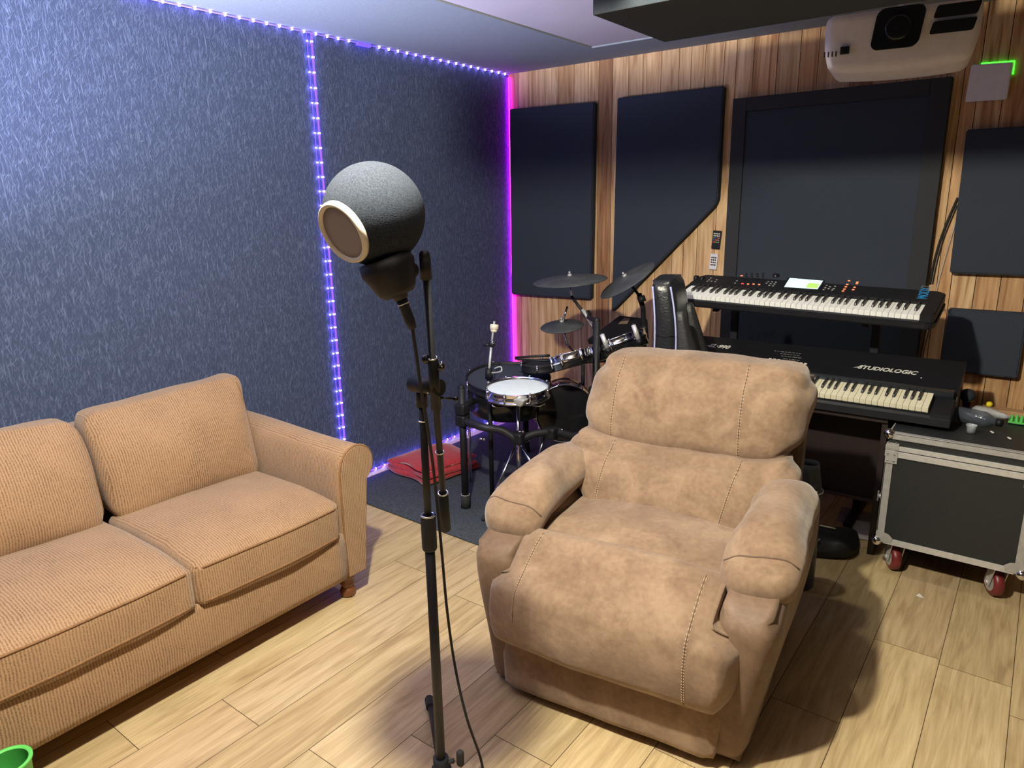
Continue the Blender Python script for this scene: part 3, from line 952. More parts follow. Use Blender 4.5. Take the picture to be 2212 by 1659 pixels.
# ================================================================== RECLINER
RA = math.radians(6.5)
def make_recliner():
    t = thing('recliner', 'brown suede recliner armchair in the middle of the floor', 'armchair', (2.165, -2.47, 0), (0, 0, RA))
    # lower front panel
    MB().soft((0, 0.05, 0.135), (0.352, 0.055, 0.112), 0.035, (24, 8, 12), (0, 0.012, 0), lambda p, q: (p.x * (1 + 0.04 * q.z), p.y + 0.012 * q.z, p.z), 0.004, 6, 1).build('front_panel', M_suede, t)
    # footrest: wide padded flap that hugs the arm fronts, narrow tongue up to the seat
    def fr(p, q):
        z = p.z + 0.345
        tt = sstep(0.405, 0.455, z)
        k = lerp(1.0, 0.765, tt) * lerp(0.93, 1.0, sstep(0.17, 0.30, z))
        x = p.x * k
        y = p.y + 0.0 + 0.155 * sstep(0.40, 0.56, z) ** 1.2 - 0.020 * math.sin(min(1, max(0, (z - 0.16) / 0.30)) * PI) + 0.05 * sstep(0.25, 0.16, z)
        # corners of the wings curl back round the arm fronts
        y += 0.10 * sstep(0.84, 1.0, abs(q.x)) * (1 - tt)
        z2 = z + 0.018 * (1 - q.x * q.x) * sstep(0.46, 0.56, z) - 0.018 * sstep(0.74, 0.95, abs(q.x)) * sstep(0.36, 0.41, z) * (1 - tt)
        return (x, y, z2 - 0.345)
    foot = MB().soft((0, 0.005, 0.345), (0.415, 0.045, 0.185), 0.038, (56, 10, 40), (0, 0.028, 0), fr, 0.006, 7, 2).build('footrest', M_suede, t)
    # seat
    def sdf(p, q):
        return (p.x, p.y, p.z - 0.030 * sstep(-0.2, -1, q.y) + 0.012 * (1 - q.x * q.x) - 0.012 * sstep(0.3, 1, q.y))
    seat = MB().soft((0, 0.40, 0.440), (0.318, 0.315, 0.075), 0.04, (24, 24, 8), (0, 0, 0.022), sdf, 0.006, 6, 3).build('seat', M_suede, t)
    # arms
    for s in (-1, 1):
        def ab(p, q, s=s):
            z = p.z + 0.28
            k = lerp(0.80, 1.0, sstep(0.02, 0.45, z))      # sides run in towards the floor
            x = (s * 0.395 + p.x)
            x = s * (abs(x) * lerp(0.875, 1.0, sstep(0.03, 0.45, z)))
            yb = p.y + 0.43
            zz = z - 0.05 * sstep(0.5, 1.0, -q.y) * sstep(0.35, 0.52, z) + 0.02 * sstep(0.0, 1.0, q.y) * sstep(0.3, 0.5, z)
            return (x, yb, zz)
        arm = MB().soft((0, 0, 0), (0.082, 0.41, 0.265), 0.055, (10, 26, 22), (0.008, 0.014, 0.0), ab, 0.003, 5, 4 + s).build('arm', M_suede_arm, t)
        def ap(p, q, s=s):
            # pillow pad: droops at the front, flares outwards, pinched at the back
            f = sstep(-0.45, -1.0, q.y)
            z = p.z + 0.585 - 0.052 * f + 0.020 * sstep(-0.2, 1.0, q.y) - 0.030 * sstep(0.4, 1.0, q.y)
            x = s * 0.396 + p.x * (1 + 0.14 * sstep(0.2, -1.0, q.y)) - s * 0.010 * sstep(0.0, 1.0, q.y)
            y = p.y + 0.415
            # outer front corner hangs lower
            z -= 0.020 * f * max(0, -s * q.x)
            return (x, y, z)
        pad = MB().soft((0, 0, 0), (0.096, 0.300, 0.064), 0.060, (18, 28, 12), (0.004, 0.012, 0.026), ap, 0.008, 9, 8 + s).build('arm_pad', M_suede, t, relax=2)
        # welt where the pad's front cap is sewn on
        pts = [(s * 0.396 + lerp(-0.10, 0.10, k / 14), 0.175 - 0.02 * math.sin(PI * k / 14), 0.9) for k in range(15)]
        ln = surf_line([pad], pts, (0, 0, -1), 0.0)
        if len(ln) > 4:
            MB().tube(ln, 0.0028, 6).build('welt', M_suede_dark, pad)
    # backrest cushion
    def bk(p, q):
        z = p.z + 0.572
        y = p.y + 0.515 + (z - 0.46) * 0.66
        k = lerp(0.74, 1.045, sstep(0.47, 0.62, z)) * (1 - 0.05 * sstep(0.5, 1.0, q.z) ** 2)
        y += 0.030 * sstep(0.7, 1.0, abs(q.x))
        zz = z - 0.016 * (1 - q.x * q.x) * sstep(0.3, 1.0, q.z)
        w_ = sstep(0.52, 0.95, abs(q.x))
        y += w_ * (0.010 * math.sin(z * 44 + q.x * 7) + 0.008 * abs(math.sin(z * 38 - q.x * 11))) * (q.y < 0)
        return (p.x * k, y, zz)
    back = MB().soft((0, 0, 0), (0.405, 0.082, 0.138), 0.062, (40, 12, 22), (0.0, 0.036, 0.010), bk, 0.010, 8, 12).build('backrest', M_suede, t, relax=2)
    def hd(p, q):
        z = p.z + 0.828
        y = p.y + 0.800 + (z - 0.80) * 0.46
        zz = z + 0.004 * (1 - q.x * q.x) * (q.z > 0) * q.z - 0.026 * (1 - q.x * q.x) * sstep(0.0, -1.0, q.z) - 0.024 * abs(q.x) ** 8 * q.z
        k = 1.02 + 0.012 * q.z - 0.04 * abs(q.z) ** 6
        w_ = sstep(0.55, 0.95, abs(q.x))
        y += w_ * (0.010 * abs(math.sin(z * 30 + q.x * 5))) * (q.y < 0) + 0.007 * abs(math.sin(q.x * 13 + 2 * q.z)) * sstep(0.55, 1.0, abs(q.z)) * (q.y < 0)
        return (p.x * k + 0.012 * q.z, y, zz)
    head = MB().soft((0.008, 0, 0), (0.402, 0.112, 0.160), 0.100, (44, 14, 26), (0.0, 0.030, 0.008), hd, 0.010, 8, 13).build('headrest', M_suede, t, relax=7)
    # outer shell behind the cushions
    MB().soft((0, 0, 0), (0.385, 0.07, 0.42), 0.05, (14, 6, 14), (0, 0.01, 0), lambda p, q: (p.x, p.y + 0.86 + (p.z + 0.50 - 0.2) * 0.24, p.z + 0.50)).build('back_shell', M_suede_dark, t)
    # base under the seat
    MB().box((-0.30, 0.10, 0.03), (0.30, 0.78, 0.37), 0.02).build('frame', M_suede_dark, t)
    for x in (-0.27, 0.27):
        for y in (0.14, 0.74):
            MB().cyl((x, y, 0.0), (x, y, 0.04), 0.025, 0.02, 16).build('foot', M_rubber, t)
    # stitched seams, drawn on the cushion fronts
    def stitch(objs, pts, d, owner):
        ln = surf_line(objs, pts, d, 0.0003)
        if len(ln) < 4:
            return
        mb = MB()
        mb2 = MB()
        for off in (-0.0028, 0.0028):
            P2 = [p + Vector((off, 0, 0)) for p in ln]
            P2 = spline(P2, 4)
            acc = 0
            i = 0
            while i + 3 < len(P2):
                mb.tube(P2[i:i + 3], 0.0013, 5)
                i += 4
        mb2.tube(spline(ln, 3), 0.0016, 5)
        mb2.build('seam', M_suede_dark, owner)
        mb.build('stitching', M_stitch, owner)
    for x0, x1 in ((-0.255, -0.262), (0.215, 0.20)):
        stitch([head], [(lerp(x0, x1, k / 30), -1, lerp(0.70, 1.0, k / 30)) for k in range(31)], (0, 1, 0), head)
    for x0, x1 in ((-0.235, -0.225), (0.20, 0.235)):
        stitch([back], [(lerp(x0, x1, k / 30), -1, lerp(0.48, 0.70, k / 30)) for k in range(31)], (0, 1, 0), back)
    for x0, x1, za, zb in ((-0.262, -0.262, 0.33, 0.535), (0.265, 0.262, 0.19, 0.54)):
        stitch([foot], [(lerp(x0, x1, k / 40), -1, lerp(za, zb, k / 40)) for k in range(41)], (0, 1, 0), foot)
    # cross seam between footrest and seat
    ln = surf_line([foot, seat], [(lerp(-0.30, 0.30, k / 24), 0.185 - 0.02 * (1 - (k / 12 - 1) ** 2), 1.0) for k in range(25)], (0, 0, -1), 0.0)
    if len(ln) > 4:
        MB().tube(ln, 0.0022, 6).build('seam', M_suede_dark, foot)
make_recliner()

# ================================================================== MICROPHONE STAND
PB = Vector((1.95, -2.95, 0))
def mic_stand():
    t = thing('microphone_stand', 'black tripod boom microphone stand between sofa and recliner', 'microphone stand', PB)
    W = dict(parent=t, world=True)
    def P(z): return (PB.x, PB.y, z)
    MB().cyl(P(0.075), P(0.76), 0.0125).build('lower_tube', M_blackm, **W)
    MB().lathe([(0.0, 0), (0.0165, 0), (0.0185, 0.006), (0.0185, 0.085), (0.0165, 0.09), (0.0, 0.09)], P(0.745), (0, 0, 1)).build('clutch_grip', M_rubber, **W)
    MB().ring(P(0.836), 0.0155, 0.003).build('clutch_ring', M_chrome, **W)
    MB().cyl(P(0.75), P(1.135), 0.0092).build('upper_tube', M_blackm, **W)
    MB().ring(P(1.075), 0.010, 0.0022).ring(P(1.125), 0.010, 0.0026).build('collar', M_chrome, **W)
    MB().cyl(P(0.05), P(0.135), 0.021).cyl(P(0.06), P(0.10), 0.027).build('hub', M_black, **W)
    # locking lever at the hub
    c = Vector(P(0.115)); r = (RM @ Vector((1, 0, 0)))
    MB().tube([c, c + r * 0.035 + Vector((0, 0, 0.01))], 0.0065, 8).soft(c + r * 0.052 + Vector((0, 0, 0.018)), (0.010, 0.010, 0.024), 0.009, (6, 6, 8)).build('locking_knob', M_rubber, **W)
    tip = Vector((1.665, -2.700, 0.016))
    a0 = math.atan2(tip.y - PB.y, tip.x - PB.x)
    ln = math.hypot(tip.y - PB.y, tip.x - PB.x)
    for k in range(3):
        a = a0 + k * 2 * PI / 3
        d = Vector((math.cos(a), math.sin(a), 0))
        p0 = Vector(P(0.085)) + d * 0.02; p1 = Vector((PB.x, PB.y, 0.016)) + d * ln
        lg = MB().cyl(p0, p1, 0.0095, 0.0095, 14).build('leg', M_blackm, **W)
        e = (p1 - p0).normalized()
        inv = mw(t).inverted()
        MB().cyl(inv @ (p1 - e * 0.045), inv @ (p1 + e * 0.004), 0.014, 0.0155, 14).ball(inv @ (p1 + e * 0.004), 0.0155, 12, 8).build('rubber_foot', M_rubber, lg)
    # boom
    T = at(918, 566, 1.40); Bm = at(963, 1142, 1.80)
    d = (T - Bm).normalized()
    best = min(range(101), key=lambda k: abs((Bm + (T - Bm) * (k / 100)).z - 1.165))
    Q = Bm + (T - Bm) * (best / 100)
    boom = MB().cyl(Bm, T, 0.0078, 0.0078, 14).build('boom', M_blackm, **W)
    inv = mw(t).inverted()
    MB().cyl(inv @ Bm, inv @ (Bm + d * 0.12), 0.0135, 0.0125, 16).build('counterweight', M_rubber, boom)
    MB().ring(inv @ (Bm + d * 0.122), 0.0115, 0.0022, d).ring(inv @ (Bm + d * 0.25), 0.0095, 0.0018, d).build('end_ring', M_chrome, boom)
    MB().cyl(inv @ (T - d * 0.035), inv @ (T + d * 0.012), 0.0125, 0.011, 16).ball(inv @ (T + d * 0.014), 0.011).build('boom_end', M_black, boom)
    # swivel clamp joining boom and pole
    top = Vector(P(1.13))
    MB().cyl(top - Vector((0, 0, 0.02)), top + Vector((0, 0, 0.03)), 0.0145, 0.012, 16).cyl(Vector(P(1.165)) - r * 0.02, Q + r * 0.012, 0.019, 0.019, 18).cyl(Q - d * 0.055, Q + d * 0.075, 0.0125, 0.0115, 16).build('swivel_clamp', M_black, **W)
    MB().ball(Q + d * 0.055 + r * 0.016, 0.0105).cyl(Q + d * 0.055, Q + d * 0.055 + r * 0.02, 0.005).ball(Q + d * 0.075 - r * 0.014, 0.0105).cyl(Q + d * 0.075, Q + d * 0.075 - r * 0.016, 0.005).build('thumb_screw', M_blackg, **W)
    MB().cyl(Q + d * 0.06 + r * 0.018, Q + d * 0.06 + r * 0.021, 0.0085).ring(Q + d * 0.078, 0.0095, 0.002, d).ball(Q - d * 0.012 - r * 0.016, 0.003, 8, 6).ball(Q - d * 0.012 - r * 0.008, 0.003, 8, 6).ball(Q - d * 0.018 + r * 0.004, 0.003, 8, 6).build('screw', M_chrome, **W)
    MB().cyl(Q - d * 0.025, Q - d * 0.03 + r * 0.042, 0.003).ball(Q - d * 0.03 + r * 0.046, 0.006, 10, 8).build('lever', M_blackg, **W)
    return T, Q, d, r
T_, Q_, D_, R_ = mic_stand()

# ------------------------------------------------------------------ microphone in its round foam shield
BC = at(808, 463, 1.36)
BR = 111.5 * 1.36 / FPX * 0.985
def microphone():
    t = thing('microphone', 'microphone in a big grey foam ball with a pale pop screen', 'microphone', BC)
    # pop screen faces the lower left of the view
    fc = at(745, 499, 1.36 - 0.052)
    n = (fc - BC).normalized()
    vr = -ray(745, 499).normalized()          # towards the camera
    rt = RM @ Vector((1, 0, 0)); up = RM @ Vector((0, 1, 0))
    vd = -ray(808, 463).normalized()
    rt = (rt - vd * rt.dot(vd)).normalized(); up = vd.cross(rt)
    n = (rt * -0.70 + up * -0.40 + vd * 0.58).normalized()
    # foam sphere, cut flat at the screen
    cut = BR * 0.80
    x, y, z = frame(n)
    prof = []
    amax = math.acos(cut / BR)
    for k in range(41):
        a = PI - (PI - amax) * k / 40
        prof.append((BR * math.sin(a), BR * math.cos(a)))
    prof.append((BR * 0.50, cut)); prof.append((0.0, cut))
    MB().lathe(prof, (0, 0, 0), n, 64).build('foam_ball', M_foam, t)
    R0 = BR * math.sin(amax)
    MB().lathe([(R0 * 1.03, -0.004), (R0 * 1.04, 0.004), (R0 * 1.0, 0.010), (R0 * 0.93, 0.011), (R0 * 0.87, 0.007), (R0 * 0.86, 0.0), (R0 * 1.03, -0.004)], n * cut, n, 64).build('screen_rim', M_cream, t)
    MB().lathe([(R0 * 0.885, 0.0), (R0 * 0.885, 0.0045), (R0 * 0.6, 0.0048), (0.0005, 0.0052)], n * cut, n, 48).build('screen_gauze', M_gauze, t)
    # collar and microphone body below the ball, tilted like the stand
    top = at(838, 578, 1.37) - BC; bot = at(862, 634, 1.385) - BC
    d = (bot - top).normalized()
    MB().lathe([(0.0, -0.02), (0.052, -0.02), (0.055, 0.0), (0.047, 0.022), (0.040, 0.045), (0.032, 0.056), (0.0, 0.056)], top, d, 28).build('shield_collar', M_black, t)
    # clip arm to the boom end
    e = T_ - BC
    e = e + (top - e).normalized() * 0.031
    MB().tube([top + d * 0.01, lerp(top, e, 0.55) + Vector((0, 0, -0.008)), e + Vector((0, 0, -0.012))], 0.0125, 10, 5).build('clip_arm', M_black, t)
    MB().ball(e + Vector((0, 0, -0.012)), 0.017, 14, 10).build('clip_joint', M_black, t)
    MB().cyl(bot - d * 0.012, bot + d * 0.012, 0.019, 0.014, 20).build('microphone_body', M_blackm, t)
    return BC + bot + d * 0.012, d
MBOT, MD = microphone()
def mic_cable():
    t = thing('microphone_cable', 'black cable hanging from the microphone down to the floor', 'cable', (MBOT.x, MBOT.y, 0))
    p = MBOT
    e = at(889, 702, 1.40)
    dd = (e - p).normalized()
    MB().lathe([(0.0, 0.001), (0.0115, 0.001), (0.0115, 0.010), (0.0105, 0.012), (0.0105, 0.045), (0.0085, 0.062), (0.0, 0.064)], p, dd, 18).build('plug', M_blackm, t, world=True)
    MB().ring(p + dd * 0.010, 0.0112, 0.0014, dd).build('plug_ring', M_chrome, t, world=True)
    pts = [p + dd * 0.06, at(892, 716, 1.405), at(900, 770, 1.43), at(908, 830, 1.46), at(922, 915, 1.53), at(936, 1010, 1.63), at(946, 1105, 1.70), at(955, 1200, 1.76), at(966, 1320, 1.82), at(983, 1440, 1.865), at(1008, 1550, 1.88)]
    fp = plane(1042, 1655, 2, 0.006)
    pts += [fp, fp + Vector((0.10, -0.12, 0)), fp + Vector((0.32, -0.35, 0)), fp + Vector((0.45, -0.75, 0))]
    MB().tube(pts, 0.0036, 8, 6).build('cord', M_rubber, t, world=True)
mic_cable()

# ================================================================== KEYBOARDS AND THEIR DESK
def keys(root, n_white, start, x0, w, yf, lw, zt, mat_w, h=0.020, drop=0.0):
    """single white and black keys; start = note of the first white key (0 = C ... 6 = B)"""
    wk = MB().box((0.0006, 0, -h), (w - 0.0006, lw, 0), 0.0012)
    proto = None
    for i in range(n_white):
        loc = (x0 + i * w, yf, zt)
        if proto is None:
            proto = wk.build('white_key', mat_w, root); proto.location = loc
        else:
            dup(proto, root, loc)
    bp = None
    for i in range(n_white - 1):
        note = (start + i) % 7
        if note in (0, 1, 3, 4, 5):
            off = {0: -0.0025, 1: 0.0025, 3: -0.003, 4: 0, 5: 0.003}[note]
            loc = (x0 + (i + 1) * w + off, yf + lw * 0.36, zt)
            if bp is None:
                m = MB()
                m.soft((0, lw * 0.32, 0.004), (w * 0.235, lw * 0.32, 0.0095), 0.002, (4, 8, 4), (0, 0, 0), lambda p, q: (p.x * (1 - 0.12 * q.z), p.y + (0.004 * (q.z + 1) if q.y < 0 else 0), p.z))
                bp = m.build('black_key', M_bkey, root); bp.location = loc
            else:
                dup(bp, root, loc)

def upper_keyboard():
    t = thing('synthesizer', 'upper black synthesizer keyboard with small lit screen', 'keyboard', (1.592, -0.765, 1.046), (math.radians(10.5), math.radians(1.35), 0))
    Wd, D = 1.138, 0.335
    out = [(0.0, 0.0), (Wd - 0.03, 0.0), (Wd - 0.008, 0.012), (Wd, 0.04), (Wd, D - 0.03), (Wd - 0.03, D), (0.03, D), (0.0, D - 0.05)]
    MB().ngon_prism([(x, y, 0.0) for x, y in out], (0, 0, 1), 0.030, 0.006).build('lower_case', M_black, t)
    dk = [(0.006, 0.168), (Wd - 0.058, 0.168), (Wd - 0.058, 0.004), (Wd - 0.012, 0.012), (Wd - 0.004, 0.04), (Wd - 0.004, D - 0.03), (Wd - 0.033, D - 0.004), (0.033, D - 0.004), (0.006, D - 0.05)]
    MB().ngon_prism([(x, y, 0.028) for x, y in dk], (0, 0, 1), 0.040, 0.004).build('control_deck', M_black, t)
    MB().box((0.004, 0.006, 0.02), (0.016, 0.17, 0.062), 0.003).build('end_cheek', M_black, t)
    MB().box((0.01, 0.008, 0.026), (Wd - 0.06, 0.0135, 0.036)).build('front_rail', M_panel2, t)
    ZD = 0.068
    keys(t, 45, 2, 0.019, 0.0236, 0.014, 0.150, 0.056, M_wkey, 0.020)
    T = mw(t); Ti = T.inverted()
    co = Ti @ CAM
    def on(u, v, z=ZD):
        d = Ti.to_3x3() @ ray(u, v)
        return co + d * ((z - co.z) / d.z)
    # screen and its frame
    q = [on(1694, 621), on(1766, 626), on(1778, 608), on(1706, 602)]
    c = sum(q, Vector()) / 4
    scr = MB().ngon_prism([c + (p - c) * 1.12 for p in q], (0, 0, 1), 0.003).build('screen_bezel', M_blackg, t)
    MB().ngon_prism([p + Vector((0, 0, 0.003)) for p in q], (0, 0, 1), 0.001).build('display', M_screen, scr)
    g = [lerp(lerp(q[0], q[1], a), lerp(q[3], q[2], a), b) for a, b in ((0.64, 0.06), (0.97, 0.06), (0.97, 0.55), (0.64, 0.62))]
    MB().ngon_prism([p + Vector((0, 0, 0.0042)) for p in g], (0, 0, 1), 0.0006).build('display_tile', M_screeng, scr)
    def btn(u, v, m, r=0.0052):
        p = on(u, v)
        MB().box((p.x - r, p.y - r * 0.7, ZD - 0.001), (p.x + r, p.y + r * 0.7, ZD + 0.003), 0.001).build('button', m, t)
    for u, v in ((1834, 607), (1852, 610), (1830, 615), (1827, 620), (1824, 625), (1821, 629), (1851, 613), (1846, 621), (1843, 626)):
        btn(u, v, M_ledo)
    for u, v in ((1786, 617), (1793, 620), (1804, 619), (1783, 622), (1790, 624), (1801, 624), (1779, 626), (1798, 627)):
        btn(u, v, M_btn, 0.0045)
    for u, v in ((1660, 609), (1668, 609), (1676, 610), (1656, 612), (1665, 613), (1673, 614), (1662, 617), (1670, 618)):
        btn(u, v, M_btn, 0.0045)
    btn(1602, 596, M_ledo, 0.006); btn(1604, 613, M_ledr, 0.006)
    for u, v in ((1616, 614), (1628, 614), (1640, 615)):
        btn(u, v, M_ledo, 0.005)
    for u, v in ((1588, 612), (1592, 607), (1536, 601), (1532, 605), (1537, 608), (1548, 605), (1528, 608), (1545, 609)):
        btn(u, v, M_btn, 0.0042)
    for i in range(4):
        for j in range(3):
            p = on(1612 + i * 12, 593 + j * 5)
            MB().cyl((p.x, p.y, ZD), (p.x, p.y, ZD + 0.009), 0.0055, 0.0045, 10).build('control_knob', M_blackm, t)
    for u, v in ((1504, 600), (1517, 602)):
        p = on(u, v)
        MB().cyl((p.x - 0.008, p.y, ZD - 0.004), (p.x + 0.008, p.y, ZD - 0.004), 0.017, 0.017, 16).build('pitch_wheel', M_blackm, t)
    p = on(1676, 597)
    MB().lathe([(0.0, 0.012), (0.016, 0.011), (0.0175, 0.0), (0.0175, -0.001)], (p.x, p.y, ZD), (0, 0, 1), 24).build('dial', M_blackg, t)
    # printed name running up the right end
    a = on(1997, 646); b = on(2005, 624)
    xd = (b - a); xd.z = 0; L_ = xd.length; xd.normalize(); yd = Vector((-xd.y, xd.x, 0))
    M = Matrix(((xd.x, yd.x, 0, a.x), (xd.y, yd.y, 0, a.y), (0, 0, 1, ZD + 0.0003), (0, 0, 0, 1)))
    text_mesh('lettering', 'MODX', L_ / 2.75, M_blue, t, M @ Matrix.Translation((0.0, -0.008, 0)), 0.0003, 0, 0.0006)
    a2 = on(2006, 622)
    M2 = Matrix(((xd.x, yd.x, 0, a2.x), (xd.y, yd.y, 0, a2.y), (0, 0, 1, ZD + 0.0003), (0, 0, 0, 1)))
    text_mesh('lettering', '7', L_ / 2.75, M_printg, t, M2 @ Matrix.Translation((0.004, -0.008, 0)), 0.0003)
    return t
upper_keyboard()

def lower_piano():
    ZB2 = 0.648
    t = thing('stage_piano', 'lower long black stage piano with ivory keys on the dark desk', 'keyboard', (1.452, -0.865, ZB2))
    Wd = 1.386
    # wedge-shaped body, profile in (y,z) from the front
    prof = [(0.0, 0.0), (0.0, 0.030), (0.010, 0.040), (0.185, 0.064), (0.195, 0.085), (0.425, 0.192), (0.425, 0.0)]
    k = len(prof)
    V = [(0, y, z) for y, z in prof] + [(Wd, y, z) for y, z in prof]
    F = [tuple(range(k)), tuple(range(2 * k - 1, k - 1, -1))] + [(i, (i + 1) % k, k + (i + 1) % k, k + i) for i in range(k)]
    MB().add(V, F, False).build('body', M_black, t)
    # rounded rail at the back of the keys
    def rp(x): return [(x, 0.185 + 0.032 * math.cos(a), 0.092 + 0.024 * math.sin(a)) for a in [PI * 2 * i / 20 for i in range(20)]]
    MB().add(rp(0.0) + rp(Wd - 0.012), [(i, (i + 1) % 20, 20 + (i + 1) % 20, 20 + i) for i in range(20)]).add(rp(0.0) + rp(Wd - 0.012), [tuple(range(19, -1, -1)), tuple(range(20, 40))], False).build('key_rail', plain('satin_black_rail', (0.03, 0.036, 0.042), 0.28), t)
    sl = math.atan2(0.030, 0.150)
    for x0, x1 in ((0.0, 0.075), (Wd - 0.075, Wd)):
        MB().ngon_prism([(x0 + 0.001, 0.002, 0.01), (x0 + 0.001, 0.002, 0.052), (x0 + 0.001, 0.16, 0.084), (x0 + 0.001, 0.16, 0.01)], (1, 0, 0), x1 - x0 - 0.002, 0.003).build('end_block', M_black, t)
    # sloping key bed as a sub-root so that the keys keep one mesh
    kb = bpy.data.objects.new('key_bed', None)
    me = bpy.data.meshes.new('key_bed')
    bmk = MB().box((0.076, 0.0, -0.030), (Wd - 0.076, 0.17, -0.021))
    kb = bmk.build('key_bed', M_black, t)
    kb.location = (0, 0.012, 0.070)
    kb.rotation_euler = (sl, 0, 0)
    keys(kb, 52, 5, 0.082, 0.0235, 0.0, 0.150, 0.0, M_ivory, 0.024)
    # deck graphics
    s2 = math.atan2(0.107, 0.23)
    def deckM(x, y, lift=0.0006):
        z = 0.085 + (y - 0.195) * 0.107 / 0.23
        return Matrix.Translation((x, y, z + lift)) @ Matrix.Rotation(s2, 4, 'X')
    Ti = mw(t).inverted(); co = Ti @ CAM
    n = Vector((0, -math.sin(s2), math.cos(s2)))
    p0 = Vector((0, 0.195, 0.085))
    def on(u, v):
        d = Ti.to_3x3() @ ray(u, v)
        return co + d * ((p0 - co).dot(n) / d.dot(n))
    a = on(1852, 795); b = on(1972, 812)
    text_mesh('lettering', 'STUDIOLOGIC', (b.x - a.x) * 0.158, M_print, t, deckM(a.x, a.y - 0.002), 0.0004, 0.30, 0.0012)
    MB().ngon_prism([deckM(a.x - 0.018, a.y) @ Vector(p) for p in ((0, 0, 0), (0.032, 0.007, 0), (0.05, 0.030, 0), (0.028, 0.014, 0))], n, 0.0008).build('emblem', M_print, t)
    a = on(1530, 748); b = on(1582, 757)
    text_mesh('lettering', 'SL\u00b7990', (b.x - a.x) * 0.30, M_print, t, deckM(a.x, a.y - 0.004), 0.0004, 0.35, 0.0012)
    MB().ngon_prism([deckM(a.x - 0.022, a.y) @ Vector(p) for p in ((0, 0, 0), (0.03, 0.004, 0), (0.045, 0.020, 0), (0.026, 0.010, 0))], n, 0.0008).build('emblem', M_print, t)
    # printed table and a row of buttons in the middle
    for (u, v, w) in ((1672, 758, 0.13), (1686, 764, 0.09), (1688, 769, 0.10), (1692, 775, 0.08)):
        p = on(u, v)
        M = deckM(p.x, p.y)
        mb = MB()
        x = 0
        while x < w:
            l = random.uniform(0.008, 0.022)
            mb.box((x, -0.0016, -0.0004), (min(x + l, w), 0.0016, 0.0004), 0, M)
            x += l + 0.005
        mb.build('printed_line', M_btn, t)
    a = on(1664, 776); b = on(1740, 787)
    for i in range(9):
        p = lerp(a, b, i / 8)
        MB().soft((0, 0, 0.002), (0.0075, 0.0048, 0.003), 0.0025, (6, 4, 4)).build('push_button', M_print, t).matrix_local = deckM(p.x, p.y)
    p = on(1990, 817)
    MB().cyl((0, 0, 0), (0, 0, 0.002), 0.003).build('indicator', M_print, t).matrix_local = deckM(p.x, p.y)
    return t
lower_piano()

def desk():
    t = thing('keyboard_desk', 'dark brown wooden desk carrying the lower piano', 'desk', (2.03, -0.62, 0))
    x0, x1 = 1.44, 2.615
    MB().box((x0, -0.845, 0.622), (x1, -0.43, 0.645), 0.003).build('desk_top', M_desk, t, world=True)
    MB().box((x0 + 0.02, -0.62, 0.17), (x1 - 0.02, -0.598, 0.622), 0.002).build('front_board', M_desk, t, world=True)
    MB().box((x0 + 0.02, -0.632, 0.165), (x1 - 0.02, -0.598, 0.182), 0.002).build('bottom_rail', plain('worn_desk_edge', (0.075, 0.05, 0.047), 0.5), t, world=True)
    for x in (x0, x1 - 0.024):
        MB().box((x, -0.83, 0.0), (x + 0.024, -0.44, 0.622), 0.002).build('side_board', M_desk, t, world=True)
desk()
def riser():
    t = thing('keyboard_stand', 'black metal risers behind the piano holding the upper synthesizer', 'keyboard stand', (2.1, -0.41, 0))
    for x in (1.78, 2.46):
        dz = -(x - 1.592) * 0.0236 - 0.008
        MB().box((x - 0.018, -0.425, 0.0), (x + 0.018, -0.395, 1.085 + dz), 0.003).build('upright', M_blackm, t, world=True)
        MB().ngon_prism([(x - 0.014, -0.425, 1.083 + dz), (x - 0.014, -0.70, 1.032 + dz), (x - 0.014, -0.70, 1.046 + dz), (x - 0.014, -0.425, 1.097 + dz)], (1, 0, 0), 0.028).build('arm', M_blackm, t, world=True)
        MB().box((x - 0.02, -0.60, 0.0), (x + 0.02, -0.20, 0.025), 0.003).build('foot', M_blackm, t, world=True)
riser()

